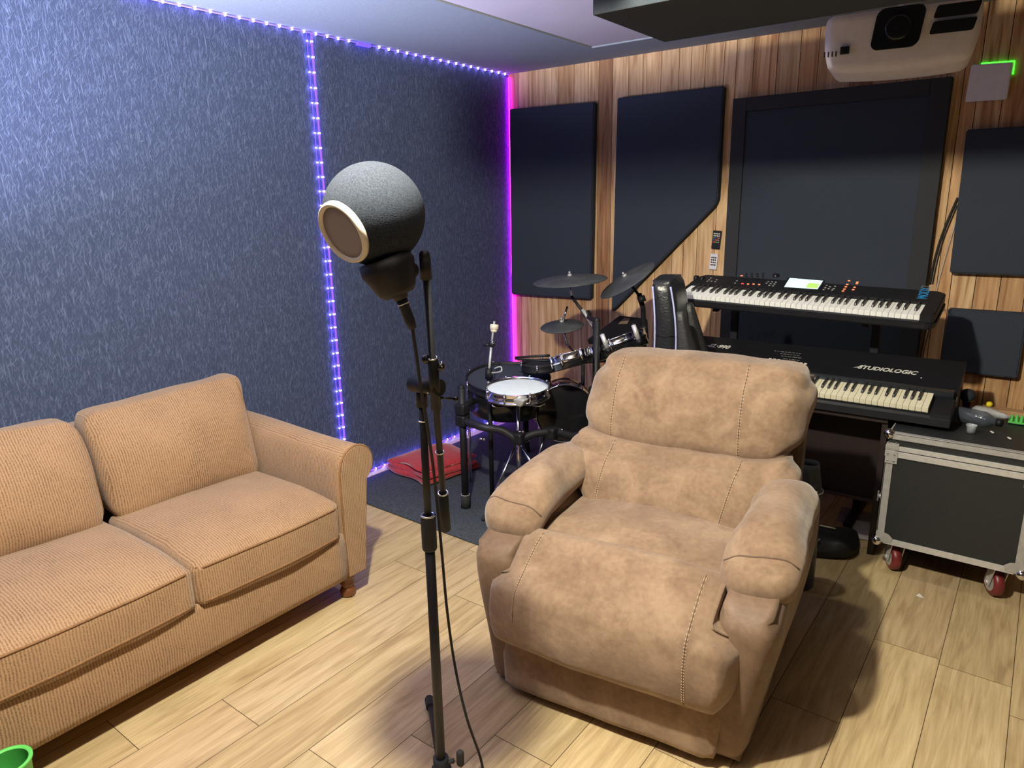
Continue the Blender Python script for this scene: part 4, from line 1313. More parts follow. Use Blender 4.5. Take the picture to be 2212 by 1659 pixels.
# ================================================================== FLIGHT CASE
def flight_case():
    x0, x1, y0, y1, z0, z1 = 2.640, 3.152, -0.985, -0.40, 0.142, 0.628
    t = thing('flight_case', 'black flight case with aluminium edges on red castors', 'flight case', ((x0 + x1) / 2, (y0 + y1) / 2, 0))
    W = dict(parent=t, world=True)
    zs = 0.555    # split between lid and body
    e = 0.030
    MB().box((x0 + 0.004, y0 + 0.004, z0 + 0.004), (x1 - 0.004, y1 - 0.004, zs), 0.003).build('body', M_laminate, **W)
    lid = MB().box((x0 + 0.004, y0 + 0.004, zs + 0.001), (x1 - 0.004, y1 - 0.004, z1 - 0.003), 0.003).build('lid', M_laminate, **W)
    th = 0.0025
    # upright edges
    for x, s in ((x0, 1), (x1, -1)):
        for y, sy in ((y0, 1), (y1, -1)):
            MB().box((min(x, x + s * e), min(y, y + sy * th * 2), z0), (max(x, x + s * e), max(y, y + sy * th * 2), zs), 0.001).box((min(x, x + s * th * 2), min(y, y + sy * e), z0), (max(x, x + s * th * 2), max(y, y + sy * e), zs), 0.001).build('edge_strip', M_alud, **W)
    # bottom and rail strips on the four sides
    def strip(za, zb, mat, name, out=0.0):
        m = MB()
        m.box((x0 - out, y0 - out, za), (x1 + out, y0 + 0.006, zb), 0.001).box((x0 - out, y1 - 0.006, za), (x1 + out, y1 + out, zb), 0.001)
        m.box((x0 - out, y0 + 0.006, za), (x0 + 0.006, y1 - 0.006, zb), 0.001).box((x1 - 0.006, y0 + 0.006, za), (x1 + out, y1 - 0.006, zb), 0.001)
        return m.build(name, mat, **W)
    strip(z0, z0 + 0.026, M_alu, 'bottom_strip')
    strip(0.528, 0.553, M_alu, 'body_rail', 0.003)
    strip(0.557, 0.576, M_alu, 'lid_rail', 0.003)
    strip(0.600, 0.603, M_laminate, 'lid_groove', 0.0)
    # angle strip round the lid's top edge
    m = MB()
    m.box((x0, y0, z1 - 0.025), (x1, y0 + 0.006, z1), 0.001).box((x0, y0, z1 - 0.004), (x1, y0 + 0.028, z1 + 0.001), 0.001)
    m.box((x0, y1 - 0.006, z1 - 0.025), (x1, y1, z1), 0.001).box((x0, y0 + 0.006, z1 - 0.025), (x0 + 0.006, y1 - 0.006, z1), 0.001).box((x1 - 0.006, y0 + 0.006, z1 - 0.025), (x1, y1 - 0.006, z1), 0.001)
    m.build('lid_edge', M_alud, **W)
    # ball corners and corner braces with rivets
    for x, sx in ((x0, -1), (x1, 1)):
        for y, sy in ((y0, -1), (y1, 1)):
            for z, sz in ((z0, -1), (z1, 1)):
                m = MB().ball((x + sx * -0.004, y + sy * -0.004, z + sz * -0.006), 0.021, 16, 10)
                m.build('ball_corner', M_chrome, **W)
            m = MB()
            m.ngon_prism([(x, y + sy * 0.0005, z0 + 0.004), (x - sx * 0.058, y + sy * 0.0005, z0 + 0.010), (x - sx * 0.064, y + sy * 0.0005, z0 + 0.030), (x - sx * 0.046, y + sy * 0.0005, z0 + 0.046), (x - sx * 0.03, y + sy * 0.0005, z0 + 0.050), (x, y + sy * 0.0005, z0 + 0.052)], (0, sy, 0), 0.0025)
            m.build('corner_brace', M_alud, **W)
            m = MB()
            for zz in (0.528, 0.562):
                m.box((min(x, x - sx * 0.045), min(y, y + sy * 0.006), zz - 0.028 * (zz < 0.54)), (max(x, x - sx * 0.045), max(y, y + sy * 0.006), zz + 0.026), 0.001)
            m.build('rail_brace', M_alud, **W)
            m = MB()
            for zz in (0.512, 0.540, 0.590):
                for xx in (0.010, 0.034):
                    m.ball((x - sx * xx, y + sy * 0.006, zz), 0.0042, 8, 6)
            m.build('rivets', M_chrome, **W)
    # butterfly latch on the left side
    for y in (-0.90, -0.55):
        MB().ngon_prism([(x0 - 0.001, y - 0.020, 0.285), (x0 - 0.001, y + 0.020, 0.285), (x0 - 0.001, y + 0.026, 0.345), (x0 - 0.001, y - 0.026, 0.345)], (-1, 0, 0), 0.008, 0.002).cyl((x0, y, 0.315), (x0 - 0.022, y, 0.315), 0.009).box((x0 - 0.024, y - 0.004, 0.292), (x0 - 0.018, y + 0.004, 0.338), 0.002).build('latch', M_alu, **W)
    # castors
    for x in (x0 + 0.075, x1 - 0.075):
        for y in (y0 + 0.06, y1 - 0.07):
            inv = mw(t).inverted()
            R = Matrix.Translation((x, y, 0)) @ Matrix.Rotation(math.radians(28), 4, 'Z')
            def q_(pp): return [R @ Vector(p) for p in pp]
            ax = R.to_3x3() @ Vector((1, 0, 0))
            m = MB().box((-0.035, -0.035, z0 - 0.006), (0.035, 0.035, z0), 0.001, R)
            for xx in (-0.028, 0.024):
                m.ngon_prism(q_([(xx, -0.024, z0 - 0.006), (xx, 0.024, z0 - 0.006), (xx, 0.034, 0.056), (xx, 0.006, 0.044)]), ax, 0.004)
            m.cyl(R @ Vector((-0.033, 0.020, 0.056)), R @ Vector((0.033, 0.020, 0.056)), 0.008, 0.008, 10)
            c = m.build('castor', M_alu, **W)
            q = inv @ (R @ Vector((0, 0.020, 0.056)))
            MB().lathe([(0.0, -0.019), (0.044, -0.019), (0.054, -0.013), (0.056, 0.0), (0.054, 0.013), (0.044, 0.019), (0.0, 0.019)], q, ax, 28).build('wheel', M_redwheel, c)
            MB().cyl(q - ax * 0.0197, q + ax * 0.0197, 0.036, 0.036, 24).build('wheel_disc', M_alud, c)
    return x0, x1, y0, y1, z1
flight_case()
ZC = 0.6295
def on_case(u, v): return plane(u, v, 2, ZC)
# things lying on the case
p = on_case(2137, 904)
o = MB().soft((0, 0, 0.034), (0.066, 0.034, 0.017), 0.015, (14, 10, 6), (0.008, 0.008, 0.004), lambda p, q: (p.x, p.y * (1 - 0.35 * abs(q.x)) + 0.012 * math.sin(q.x * 4), p.z * (1 - 0.3 * q.x)), 0.009, 16, 3).build('plastic_bag', M_film)
o.location = (p.x, p.y, ZC); o.rotation_euler = (0, 0, math.radians(-12))
mn = min((v.co.z for v in o.data.vertices)); o.location.z = ZC - mn + 0.0005
tag(o, 'crumpled clear plastic bag on the flight case beside the green pad', 'plastic bag')
t = thing('bottle', 'smoky grey plastic bottle lying between the piano end and the clear bag', 'bottle', (2.915, -0.70, ZC + 0.034), (0, 0, math.radians(-20)))
MB().lathe([(0.0, -0.075), (0.030, -0.075), (0.033, -0.068), (0.033, 0.035), (0.022, 0.058), (0.013, 0.066), (0.013, 0.085), (0.0, 0.085)], (0, 0, 0), (1, 0, 0), 24).build('flask', M_smoke, t)
MB().cyl((0.078, 0, 0), (0.098, 0, 0), 0.015, 0.015, 18).build('cap', M_black, t)
p = on_case(2096, 936)
t = thing('plastic_cup', 'small clear plastic cup near the front of the flight case', 'cup', (p.x, p.y + 0.012, ZC))
MB().lathe([(0.0, 0.0), (0.014, 0.0), (0.019, 0.030), (0.0205, 0.031), (0.0195, 0.033), (0.0175, 0.030), (0.013, 0.003), (0.0, 0.003)], seg=18).build('cup_wall', M_film, t)
t = thing('microphone', 'dark grey round-headed microphone standing behind the piano end', 'microphone', (2.862, -0.47, ZC))
MB().ball((0, 0, 0.068), 0.030, 20, 14).build('foam_head', M_foam, t)
MB().lathe([(0.0, 0.0), (0.013, 0.0), (0.016, 0.040), (0.020, 0.044), (0.020, 0.052), (0.0, 0.052)], seg=18).build('handle', M_black, t)
MB().ring((0, 0, 0.048), 0.0205, 0.0022).build('neck_ring', M_chrome, t)
p = plane(2131, 892, 2, 0.6645)
o = MB().ball((0, 0, 0), 0.0125, 18, 12).build('ball', M_yellow); o.location = (p.x, -0.445, 0.6643)
tag(o, 'small yellow ball resting on the wooden board at the case back', 'ball')
t = thing('wooden_board', 'narrow wooden board lying along the back of the flight case', 'board', (3.06, -0.445, ZC))
MB().box((-0.14, -0.030, 0.0), (0.060, 0.030, 0.022), 0.002).build('plank', M_wood, t)
t = thing('rubber_massager', 'knobbly bright green rubber pad on the flight case', 'rubber pad', (3.085, -0.545, ZC))
MB().box((-0.062, -0.042, 0.0), (0.062, 0.042, 0.008), 0.003).build('pad', M_gsponge, t)
kn = None
for i in range(7):
    for j in range(5):
        l = (-0.051 + i * 0.017, -0.033 + j * 0.0165 + (0.004 if i % 2 else -0.004), 0.007)
        if kn is None:
            kn = MB().lathe([(0.0058, 0.0), (0.0062, 0.006), (0.004, 0.013), (0.0, 0.014)], seg=10).build('nub', M_gsponge, t); kn.location = l
        else:
            dup(kn, t, l)
o = MB().box((-0.10, -0.055, 0.0), (0.10, 0.055, 0.0085), 0.002).build('tray', M_black)
for i, (u, v, lab) in enumerate(((2143, 935, 'tiny white crumb on the flight case nearer the plastic cup'), (2180, 948, 'tiny white crumb on the flight case nearer the frame edge'))):
    p = on_case(u, v)
    c = MB().soft((0, 0, 0.003), (0.004, 0.011, 0.003), 0.0025, (4, 6, 3)).build('crumb', M_paper)
    c.location = (p.x, p.y, ZC); c.rotation_euler = (0, 0, 0.5)
    tag(c, lab, 'crumb', 'white crumbs on the flight case')
o.location = (3.06, -0.62, ZC - 0.0005 + 0.0005); o.rotation_euler = (0, 0, math.radians(-4))
bpy.data.objects.remove(o)

# ------------------------------------------------------------------ clutter under the desk
def sheet(label, pts, mat, name='paper', z=0.0015, lift=None):
    c = sum((Vector(p) for p in pts), Vector()) / len(pts)
    o = MB().ngon_prism([Vector(p) - c for p in pts], (0, 0, 1), 0.0012).build(name, mat)
    o.location = (c.x, c.y, c.z)
    tag(o, label, 'paper', 'papers under the desk')
    return o
sheet('grey sheet of card on the floor under the desk', [(2.385, -0.36, 0.001), (2.56, -0.36, 0.001), (2.56, -0.56, 0.001), (2.40, -0.56, 0.001)], M_paperg)
sheet('white sheet of paper on the floor against the flight case', [(2.455, -0.50, 0.003), (2.632, -0.47, 0.003), (2.63, -0.69, 0.003), (2.515, -0.70, 0.003)], M_paper)
o = MB().soft((0, 0, 0.026), (0.135, 0.125, 0.026), 0.022, (16, 16, 6), (0.01, 0.01, 0.03), lambda p, q: (p.x * (1 + 0.15 * q.y), p.y, p.z), 0.030, 8, 5).build('bag', plain('black_nylon', (0.012, 0.012, 0.013), 0.55, bmp=0.3, scale=40))
o.location = (2.41, -0.865, 0.004); o.rotation_euler = (0, 0, math.radians(18))
tag(o, 'slack black bag on the floor behind the recliner', 'bag')
for lab, a, b in (('cream stick lying across the top of the black bag', (1770, 1135), (1805, 1142)), ('thin white stick lying on the black bag beside the recliner', (1748, 1172), (1771, 1165))):
    pa = plane(*a, 2, 0.080); pb = plane(*b, 2, 0.080)
    o = MB().tube([(0, 0, 0), pb - pa], 0.0035, 8).build('stick', M_paper if 'thin' in lab else M_cream)
    o.location = pa
    tag(o, lab, 'stick', 'pale sticks on the black bag')
p = at(1742, 1020, 2.86)
t = thing('water_jug', 'smoky clear plastic jug standing behind the right arm of the recliner', 'jug', (2.415, -1.27, 0))
MB().lathe([(0.0, 0.0), (0.055, 0.0), (0.060, 0.01), (0.060, 0.42), (0.052, 0.47), (0.043, 0.52), (0.040, 0.54), (0.038, 0.54), (0.041, 0.515), (0.049, 0.46), (0.056, 0.41), (0.056, 0.012), (0.0, 0.010)], seg=32).build('jug_wall', M_smoke, t)
MB().ring((0, 0, 0.425), 0.0605, 0.0028).build('rim_band', M_alud, t)
p = plane(1978, 1287, 2, 0.001)
o = MB().add([(0, 0, 0), (0.030, -0.004, 0.001), (0.022, 0.014, 0.002), (0.010, 0.006, 0.012)], [(0, 1, 3), (1, 2, 3), (2, 0, 3), (0, 2, 1)], False).build('paper_scrap', M_paper)
o.location = p
tag(o, 'small white paper scrap on the floor near the flight case', 'paper scrap')

# ------------------------------------------------------------------ green cup at the sofa's foot
t = thing('plastic_tumbler', 'bright green plastic tumbler on the floor in front of the sofa', 'cup', (1.10, -3.662, 0))
MB().lathe([(0.0, 0.0), (0.040, 0.0), (0.042, 0.004), (0.0520, 0.190), (0.0565, 0.192), (0.0565, 0.199), (0.0520, 0.200), (0.0465, 0.196)], seg=40).build('cup_wall', M_green, t)
MB().lathe([(0.0465, 0.196), (0.0455, 0.180), (0.036, 0.008), (0.0, 0.007)], seg=40).build('inside', M_greeni, t)

# ================================================================== DRUM KIT
def V3(*a): return Vector(a)
KIT = 'electronic drum kit in the corner'
def drum_rack():
    t = thing('drum_rack', 'black drum rack with a wavy cross tube behind the red blanket', 'drum rack', (1.08, -1.30, 0.009))
    W = dict(parent=t, world=True)
    zf = 0.010
    L0 = V3(0.786, -1.492, 0); R0 = V3(1.315, -1.06, 0)
    for p, top in ((L0, 0.66), (R0, 0.985), (V3(0.55, -0.62, 0), 0.60)):
        q = MB().cyl((p.x, p.y, zf + 0.03), (p.x, p.y, top), 0.0185, 0.0185, 18).ball((p.x, p.y, top), 0.0185, 14, 8).build('post', M_black, **W)
        inv = mw(t).inverted()
        MB().cyl(inv @ V3(p.x, p.y, zf), inv @ V3(p.x, p.y, zf + 0.07), 0.026, 0.022, 18).build('rubber_foot', M_rubber, q)
        MB().ring(inv @ V3(p.x, p.y, zf + 0.072), 0.0215, 0.0025).build('foot_ring', M_alud, q)
    zb = 0.485
    pts = [V3(L0.x, L0.y, 0.49), at(1040, 922, 3.50), at(1085, 930, 3.50), at(1118, 947, 3.50), at(1160, 936, 3.52), at(1205, 934, 3.55), at(1245, 942, 3.58), V3(R0.x, R0.y, 0.44)]
    MB().tube(pts, 0.0195, 12, 8).build('cross_tube', M_blackm, **W)
    MB().tube([V3(L0.x, L0.y, 0.55), V3(0.62, -1.1, 0.53), V3(0.55, -0.62, 0.55)], 0.018, 12, 8).build('side_tube', M_blackm, **W)
    MB().tube([V3(R0.x, R0.y, 0.62), V3(1.29, -0.80, 0.66), V3(1.2, -0.40, 0.66), V3(0.55, -0.62, 0.57)], 0.018, 12, 8).build('rear_tube', M_blackm, **W)
    for p in (V3(L0.x, L0.y, 0.49), V3(R0.x, R0.y, 0.44), V3(R0.x, R0.y, 0.62), at(1120, 946, 3.50), at(1190, 935, 3.54), V3(L0.x, L0.y, 0.55)):
        MB().soft(p, (0.032, 0.028, 0.030), 0.010, (6, 6, 6)).build('clamp', M_black, **W)
    for u, v, d in ((1124, 932, 3.49), (1192, 928, 3.53), (1208, 928, 3.55), (1040, 1008 - 60, 3.5)):
        MB().cyl(at(u - 5, v, d), at(u + 5, v, d), 0.006, 0.006, 10).ball(at(u + 6, v + 1, d), 0.008, 10, 6).build('wing_screw', M_chrome, **W)
drum_rack()

def lugs(n, c, R, axis, h, name, parent, r=0.0055):
    x, y, z = frame(axis)
    proto = None
    for i in range(n):
        a = 2 * PI * (i + 0.3) / n
        p = c + x * (R * math.cos(a)) + y * (R * math.sin(a))
        m = MB().cyl(p - z * h, p + z * 0.012, r, r, 10).ball(p + z * 0.013, r * 1.25, 10, 6)
        m.build(name, M_chrome, parent)
def drum(label, c, axis, R, depth, head, name='tom_drum', hoop=M_chrome, n=6, shell=M_blackg, group=None):
    t = thing(name, label, 'drum', c, group=group)
    ax = Vector(axis).normalized()
    MB().lathe([(R * 0.97, -depth), (R, -depth * 0.95), (R, -0.004), (R * 0.985, 0.0)], (0, 0, 0), ax, 40).lathe([(0.0005, -depth * 0.98), (R * 0.97, -depth)], (0, 0, 0), ax, 40).build('shell', shell, t)
    MB().lathe([(0.0005, 0.002), (R * 0.9, 0.0015), (R * 0.99, -0.001)], (0, 0, 0), ax, 40).build('drum_head', head, t)
    MB().lathe([(R * 1.005, -0.030), (R * 1.035, -0.030), (R * 1.035, -0.018), (R * 1.015, -0.014), (R * 1.015, 0.008), (R * 1.03, 0.012), (R * 0.995, 0.012), (R * 0.995, -0.006), (R * 1.005, -0.030)], (0, 0, 0), ax, 44).build('hoop', hoop, t)
    lugs(n, Vector((0, 0, 0)), R * 1.04, ax, min(depth * 0.7, 0.055), 'lug', t)
    return t
up = V3(0, 0, 1)
# snare with white mesh head and its stand
SN = at(1118, 838, 3.50)
sn_ax = V3(0.02, -0.05, 1)
sn = drum('snare drum with a white mesh head and chrome hoop', SN, sn_ax, 0.155, 0.045, M_mesh, 'snare_drum', n=8, shell=M_black)
MB().ring((0, 0, -0.042), 0.158, 0.006).build('lower_hoop', M_chrome, sn)
e = at(1124, 868, 3.36) - SN
MB().soft(e, (0.030, 0.022, 0.020), 0.010, (8, 6, 6), (0, 0, 0), lambda p, q: (p.x * (1 + 0.35 * q.z), p.y, p.z)).build('trigger_box', M_alud, sn)
t = thing('snare_stand', 'chrome tripod stand under the white snare drum', 'drum stand', (SN.x, SN.y, 0.010))
W = dict(parent=t, world=True)
hub = V3(SN.x, SN.y, 0.40)
MB().cyl((SN.x, SN.y, 0.06), (SN.x, SN.y, SN.z - 0.085), 0.009, 0.009, 12).build('centre_rod', M_chrome, **W)
for k in range(3):
    a = math.radians(10 + 120 * k)
    d = V3(math.cos(a), math.sin(a), 0)
    lg = MB().cyl(hub, V3(SN.x, SN.y, 0.022) + d * 0.22, 0.0075, 0.0075, 10).cyl(V3(SN.x, SN.y, 0.10), V3(SN.x, SN.y, 0.022) + d * 0.20 + V3(0, 0, 0.08), 0.005, 0.005, 8).build('leg', M_chrome, **W)
    MB().ball((mw(t).inverted()) @ (V3(SN.x, SN.y, 0.022) + d * 0.22), 0.012, 10, 8).build('rubber_foot', M_rubber, lg)
    MB().tube([V3(SN.x, SN.y, SN.z - 0.085), V3(SN.x, SN.y, SN.z - 0.080) + d * 0.12, V3(SN.x, SN.y, SN.z - 0.064) + d * 0.150], 0.005, 8).build('basket_arm', M_chrome, **W)

# black floor tom behind the snare
FT = at(1098, 818, 3.82)
ft = drum('wide black floor tom pad behind the white snare', FT, V3(0.10, -0.10, 1), 0.225, 0.16, M_panel, 'floor_tom', hoop=M_black, n=8)
for k in range(3):
    a = math.radians(200 + 120 * k)
    MB().tube([V3(0.235 * math.cos(a), 0.235 * math.sin(a), -0.05), V3(0.24 * math.cos(a), 0.24 * math.sin(a), -FT.z + 0.012)], 0.008, 10).build('leg', M_chrome, ft)

# tilted toms
def tilt_drum(label, a, b, depth, head, grp=None, hoop=M_chrome, lean=0.0):
    """drum whose hoop is seen edge-on between the points a and b"""
    c = (a + b) / 2
    e = (b - a).normalized()
    view = (c - CAM).normalized()
    n = e.cross(view).normalized()
    if n.z < 0:
        n = -n
    n = (n - view * lean).normalized()
    return drum(label, c, n, (b - a).length / 2, depth, head, 'tom_drum', hoop, 6, M_blackg, grp)
TA, TB = at(1192, 778, 3.50), at(1272, 757, 3.46)
tilt_drum('small tilted tom drum nearest the corner, next to the drumsticks', TA, TB, 0.06, M_panel, 'tilted tom drums', lean=-0.04)
TC, TD = at(1276, 757, 3.66), at(1392, 714, 3.62)
tilt_drum('larger tilted tom drum with a bright chrome hoop behind the recliner', TC, TD, 0.07, M_panel, 'tilted tom drums', lean=-0.04)
# black pad with two sticks
PDc = at(1166, 788, 3.74)
pd = drum('flat black drum pad carrying two drumsticks', PDc, V3(-0.05, -0.03, 1), 0.095, 0.03, M_rubber, 'drum_pad', hoop=M_black, n=4)
for i, (a, b, lab) in enumerate((((1112, 772), (1188, 768), 'black drumstick lying further back on the drum pad'), ((1112, 775), (1190, 780), 'black drumstick lying further forward on the drum pad'))):
    pa = at(*a, 3.70); pb = at(*b, 3.70)
    pa.z += 0.0; o = MB().tube([Vector((0, 0, 0)), (pb - pa) * 0.85, pb - pa], 0.007, 10, radii=[0.0045, 0.0072, 0.0072]).build('drumstick', M_black)
    o.location = pa
    tag(o, lab, 'drumstick', 'drumsticks on the pad')
# bass drum
BD = at(1222, 893, 3.72)
bd_ax = V3(0.55, -0.80, 0.05)
bd = drum('glossy dark bass drum with a chrome hoop low behind the snare', BD, bd_ax, 0.155, 0.20, M_blackg, 'bass_drum', n=8, shell=plain('glossy_plum_shell', (0.05, 0.022, 0.03), 0.1))
for s in (-1, 1):
    x, y, z = frame(bd_ax)
    foot = V3(0, 0, -BD.z + 0.012)
    MB().tube([-z * 0.10 + V3(-z.y, z.x, 0).normalized() * (0.10 * s) + V3(0, 0, -0.11), V3(-z.y, z.x, 0).normalized() * (0.20 * s) + foot + V3(0, 0, 0.008) - z * 0.06], 0.0075, 8).build('leg', M_chrome, bd)
# kick pedal
KP = V3(1.50, -1.38, 0.010)
t = thing('kick_pedal', 'chrome and black kick pedal on the mat in front of the bass drum', 'pedal', KP)
d = Vector((-bd_ax.x, -bd_ax.y, 0)).normalized(); sdv = V3(-d.y, d.x, 0)
def kp(a, b, z): return d * a + sdv * b + V3(0, 0, z)
MB().ngon_prism([kp(-0.16, -0.045, 0), kp(0.10, -0.045, 0), kp(0.10, 0.045, 0), kp(-0.16, 0.045, 0)], (0, 0, 1), 0.006).build('base_plate', M_black, t)
MB().ngon_prism([kp(-0.15, -0.038, 0.02), kp(0.06, -0.038, 0.075), kp(0.06, 0.038, 0.075), kp(-0.15, 0.038, 0.02)], (0, 0, 1), 0.008, 0.002).build('footboard', M_alud, t)
MB().tube([kp(0.09, -0.05, 0.005), kp(0.09, -0.05, 0.20)], 0.008, 10).tube([kp(0.09, 0.05, 0.005), kp(0.09, 0.05, 0.20)], 0.008, 10).tube([kp(0.09, -0.06, 0.19), kp(0.09, 0.06, 0.19)], 0.009, 10).ball(kp(0.09, -0.06, 0.19), 0.015).ball(kp(0.09, 0.06, 0.19), 0.015).build('pedal_frame', M_chrome, t)
MB().tube([kp(0.09, 0, 0.19), kp(0.05, 0, 0.31)], 0.004, 8).soft(kp(0.05, 0, 0.32), (0.02, 0.02, 0.02), 0.015, (6, 6, 6)).build('beater', M_chrome, t)
# hi-hat control board
FP = at(1145, 1004, 3.44)
t = thing('hi_hat_pedal', 'flat grey foot pedal board on the mat left of the recliner', 'pedal', (1.17, -1.60, 0.010), (0, 0, math.radians(20)))
MB().box((-0.055, -0.14, 0), (0.055, 0.14, 0.012), 0.003).build('base_plate', M_black, t)
MB().ngon_prism([(-0.045, -0.13, 0.02), (0.045, -0.13, 0.02), (0.045, 0.12, 0.085), (-0.045, 0.12, 0.085)], (0, 0, 1), 0.010, 0.003).box((-0.02, 0.10, 0.01), (0.02, 0.12, 0.088)).build('footboard', M_panel2, t)

# cymbals
def cymbal(label, c, R, n, path, name='cymbal', group='dark rubber cymbals', chrome_path=None):
    t = thing(name, label, 'cymbal', c, group=group)
    n = Vector(n).normalized()
    MB().lathe([(0.0005, 0.010), (R * 0.12, 0.0095), (R * 0.2, 0.003), (R * 0.6, -0.002), (R * 0.97, -0.012), (R, -0.0155), (R * 0.97, -0.0185), (R * 0.6, -0.010), (R * 0.2, -0.006), (0.0005, -0.004)], (0, 0, 0), n, 56).build('cymbal_pad', M_cym, t)
    MB().cyl(n * 0.0085, n * 0.020, 0.013, 0.011, 16).cyl(n * 0.020, n * 0.034, 0.006, 0.005, 12).build('wing_nut', M_alud, t)
    inv = mw(t).inverted()
    for nm, pts, r, m in path:
        MB().tube([inv @ Vector(p) for p in pts], r, 10).build(nm, m, t)
    return t
c1 = at(1231, 600, 3.72)
j1 = at(1246, 655, 3.74)
cymbal('large flat dark cymbal hanging highest over the drum kit', c1, 0.198, V3(-0.035, -0.085, 1), [('tilter', [c1, at(1233, 630, 3.73), at(1236, 642, 3.73)], 0.0065, M_chrome), ('boom_arm', [at(1234, 640, 3.73), at(1272, 690, 3.71)], 0.008, M_blackm), ('boom_rod', [at(1258, 668, 3.705), at(1289, 716, 3.69)], 0.0095, M_alu), ('boom_joint', [at(1264, 682, 3.72), at(1274, 676, 3.70)], 0.018, M_black), ('stand_tube', [at(1270, 684, 3.71), V3(1.290, -1.035, 0.98), V3(1.288, -1.035, 0.94)], 0.012, M_black)])
c2 = at(1214, 699, 3.78)
cymbal('small dark cymbal below the highest one, level over the tom drums', c2, 0.118, V3(0.0, -0.16, 1), [('upper_rod', [c2, at(1226, 662, 3.76)], 0.006, M_chrome), ('lower_rod', [c2, at(1226, 745, 3.80), V3(1.08, -0.80, 0.70)], 0.0075, M_chrome), ('stand_tube', [V3(1.08, -0.80, 0.70), V3(1.08, -0.80, 0.012)], 0.011, M_black)])
a = at(1299, 634, 3.62); b = at(1404, 567, 3.70)
c3 = (a + b) / 2
e = (b - a).normalized()
view = (c3 - CAM).normalized()
nn = e.cross(view).normalized()
if nn.z < 0: nn = -nn
nn = (nn - view * 0.24).normalized()
cymbal('steeply tilted dark cymbal beside the leather chair', c3, (b - a).length / 2, nn, [('tilter', [c3, at(1368, 622, 3.67), at(1382, 640, 3.67)], 0.0075, M_black), ('stand_tube', [at(1381, 636, 3.68), at(1389, 665, 3.73), at(1392, 735, 3.77), V3(1.395, -0.70, 0.72)], 0.0135, M_black), ('joint', [at(1384, 640, 3.67), at(1388, 652, 3.67)], 0.021, M_black), ('lower_joint', [at(1391, 704, 3.755), at(1392, 718, 3.76)], 0.020, M_black), ('stand_post', [V3(1.395, -0.70, 0.74), V3(1.395, -0.70, 0.010)], 0.013, M_black)])
# cymbal rod without a cymbal
b0 = at(1052, 985, 3.62); b1 = at(1056, 806, 3.62)
t = thing('cymbal_holder', 'bare cymbal rod with a felt washer standing left of the snare', 'cymbal holder', (b0.x, b0.y, 0.010))
W = dict(parent=t, world=True)
MB().cyl((b1.x, b1.y, 0.012), (b1.x, b1.y, b1.z), 0.0125, 0.0125, 14).build('tube', M_black, **W)
MB().cyl(b1 - up * 0.03, b1 + up * 0.025, 0.020, 0.018, 14).build('collar', M_black, **W)
MB().tube([b1, at(1080, 803, 3.59), at(1084, 797, 3.59), at(1080, 792, 3.59), at(1068, 796, 3.60)], 0.0038, 8, 4).build('wing_screw', M_alud, **W)
MB().cyl(b1, at(1061, 748, 3.62), 0.0065, 0.0065, 12).build('lower_rod', M_alu, **W)
MB().ball(at(1062, 744, 3.62), 0.017, 14, 10).tube([at(1044, 746, 3.62), at(1062, 744, 3.62)], 0.007, 8).build('tilter', M_black, **W)
MB().ball(at(1064, 740, 3.605), 0.0105, 12, 8).build('tilter_bolt', M_chrome, **W)
MB().cyl(at(1062, 742, 3.62), at(1068, 694, 3.62), 0.0055, 0.0055, 12).build('upper_rod', M_alu, **W)
MB().cyl(at(1067, 712, 3.62), at(1068, 701, 3.62), 0.022, 0.022, 18).cyl(at(1067, 718, 3.62), at(1067, 712, 3.62), 0.013, 0.02, 16).build('felt_washer', M_cream, **W)
# drum module: dark tilted box behind the toms
MC = at(1345, 700, 3.95)
t = thing('drum_module', 'dark tilted drum sound module behind the larger tom', 'drum module', MC)
q = [at(1268, 733, 3.90), at(1400, 722, 3.78), at(1398, 688, 3.95), at(1338, 681, 4.05)]
nrm = (q[1] - q[0]).cross(q[3] - q[0]).normalized()
if nrm.z < 0: nrm = -nrm
MB().ngon_prism([p - MC for p in q], -nrm, 0.035, 0.004).build('housing', M_black, t)
s = [lerp(lerp(q[0], q[1], a), lerp(q[3], q[2], a), b) for a, b in ((0.28, 0.62), (0.50, 0.62), (0.46, 0.90), (0.26, 0.90))]
MB().ngon_prism([p - MC + nrm * 0.001 for p in s], nrm, 0.002).build('display', plain('tan_display', (0.25, 0.18, 0.13), 0.3), t)
MB().tube([V3(0, 0, -0.03), V3(1.345, -0.62, 0.72) - MC, V3(1.365, -0.60, 0.012) - MC], 0.011, 10).build('stand_post', M_black, t)
# tension rods standing over the big tom
for u0, v0, u1, v1, lab in ((1300, 722, 1312, 752, 'bright chrome rod by the large tom drum, its near end'), (1368, 702, 1379, 733, 'bright chrome rod by the large tom drum, its chair end')):
    a_ = at(u0, v0, 3.43); b_ = at(u1, v1, 3.43)
    t = thing('drum_mount', lab, 'drum mount', b_, group='chrome drum mounting rods')
    MB().cyl(a_ - b_, V3(0, 0, 0), 0.0115, 0.0115, 12).build('rod', M_alu, t)
    MB().ball(a_ - b_, 0.010, 10, 8).cyl(V3(0, 0, 0), (b_ - a_) * 0.35, 0.014, 0.014, 10).build('knob', M_black, t)

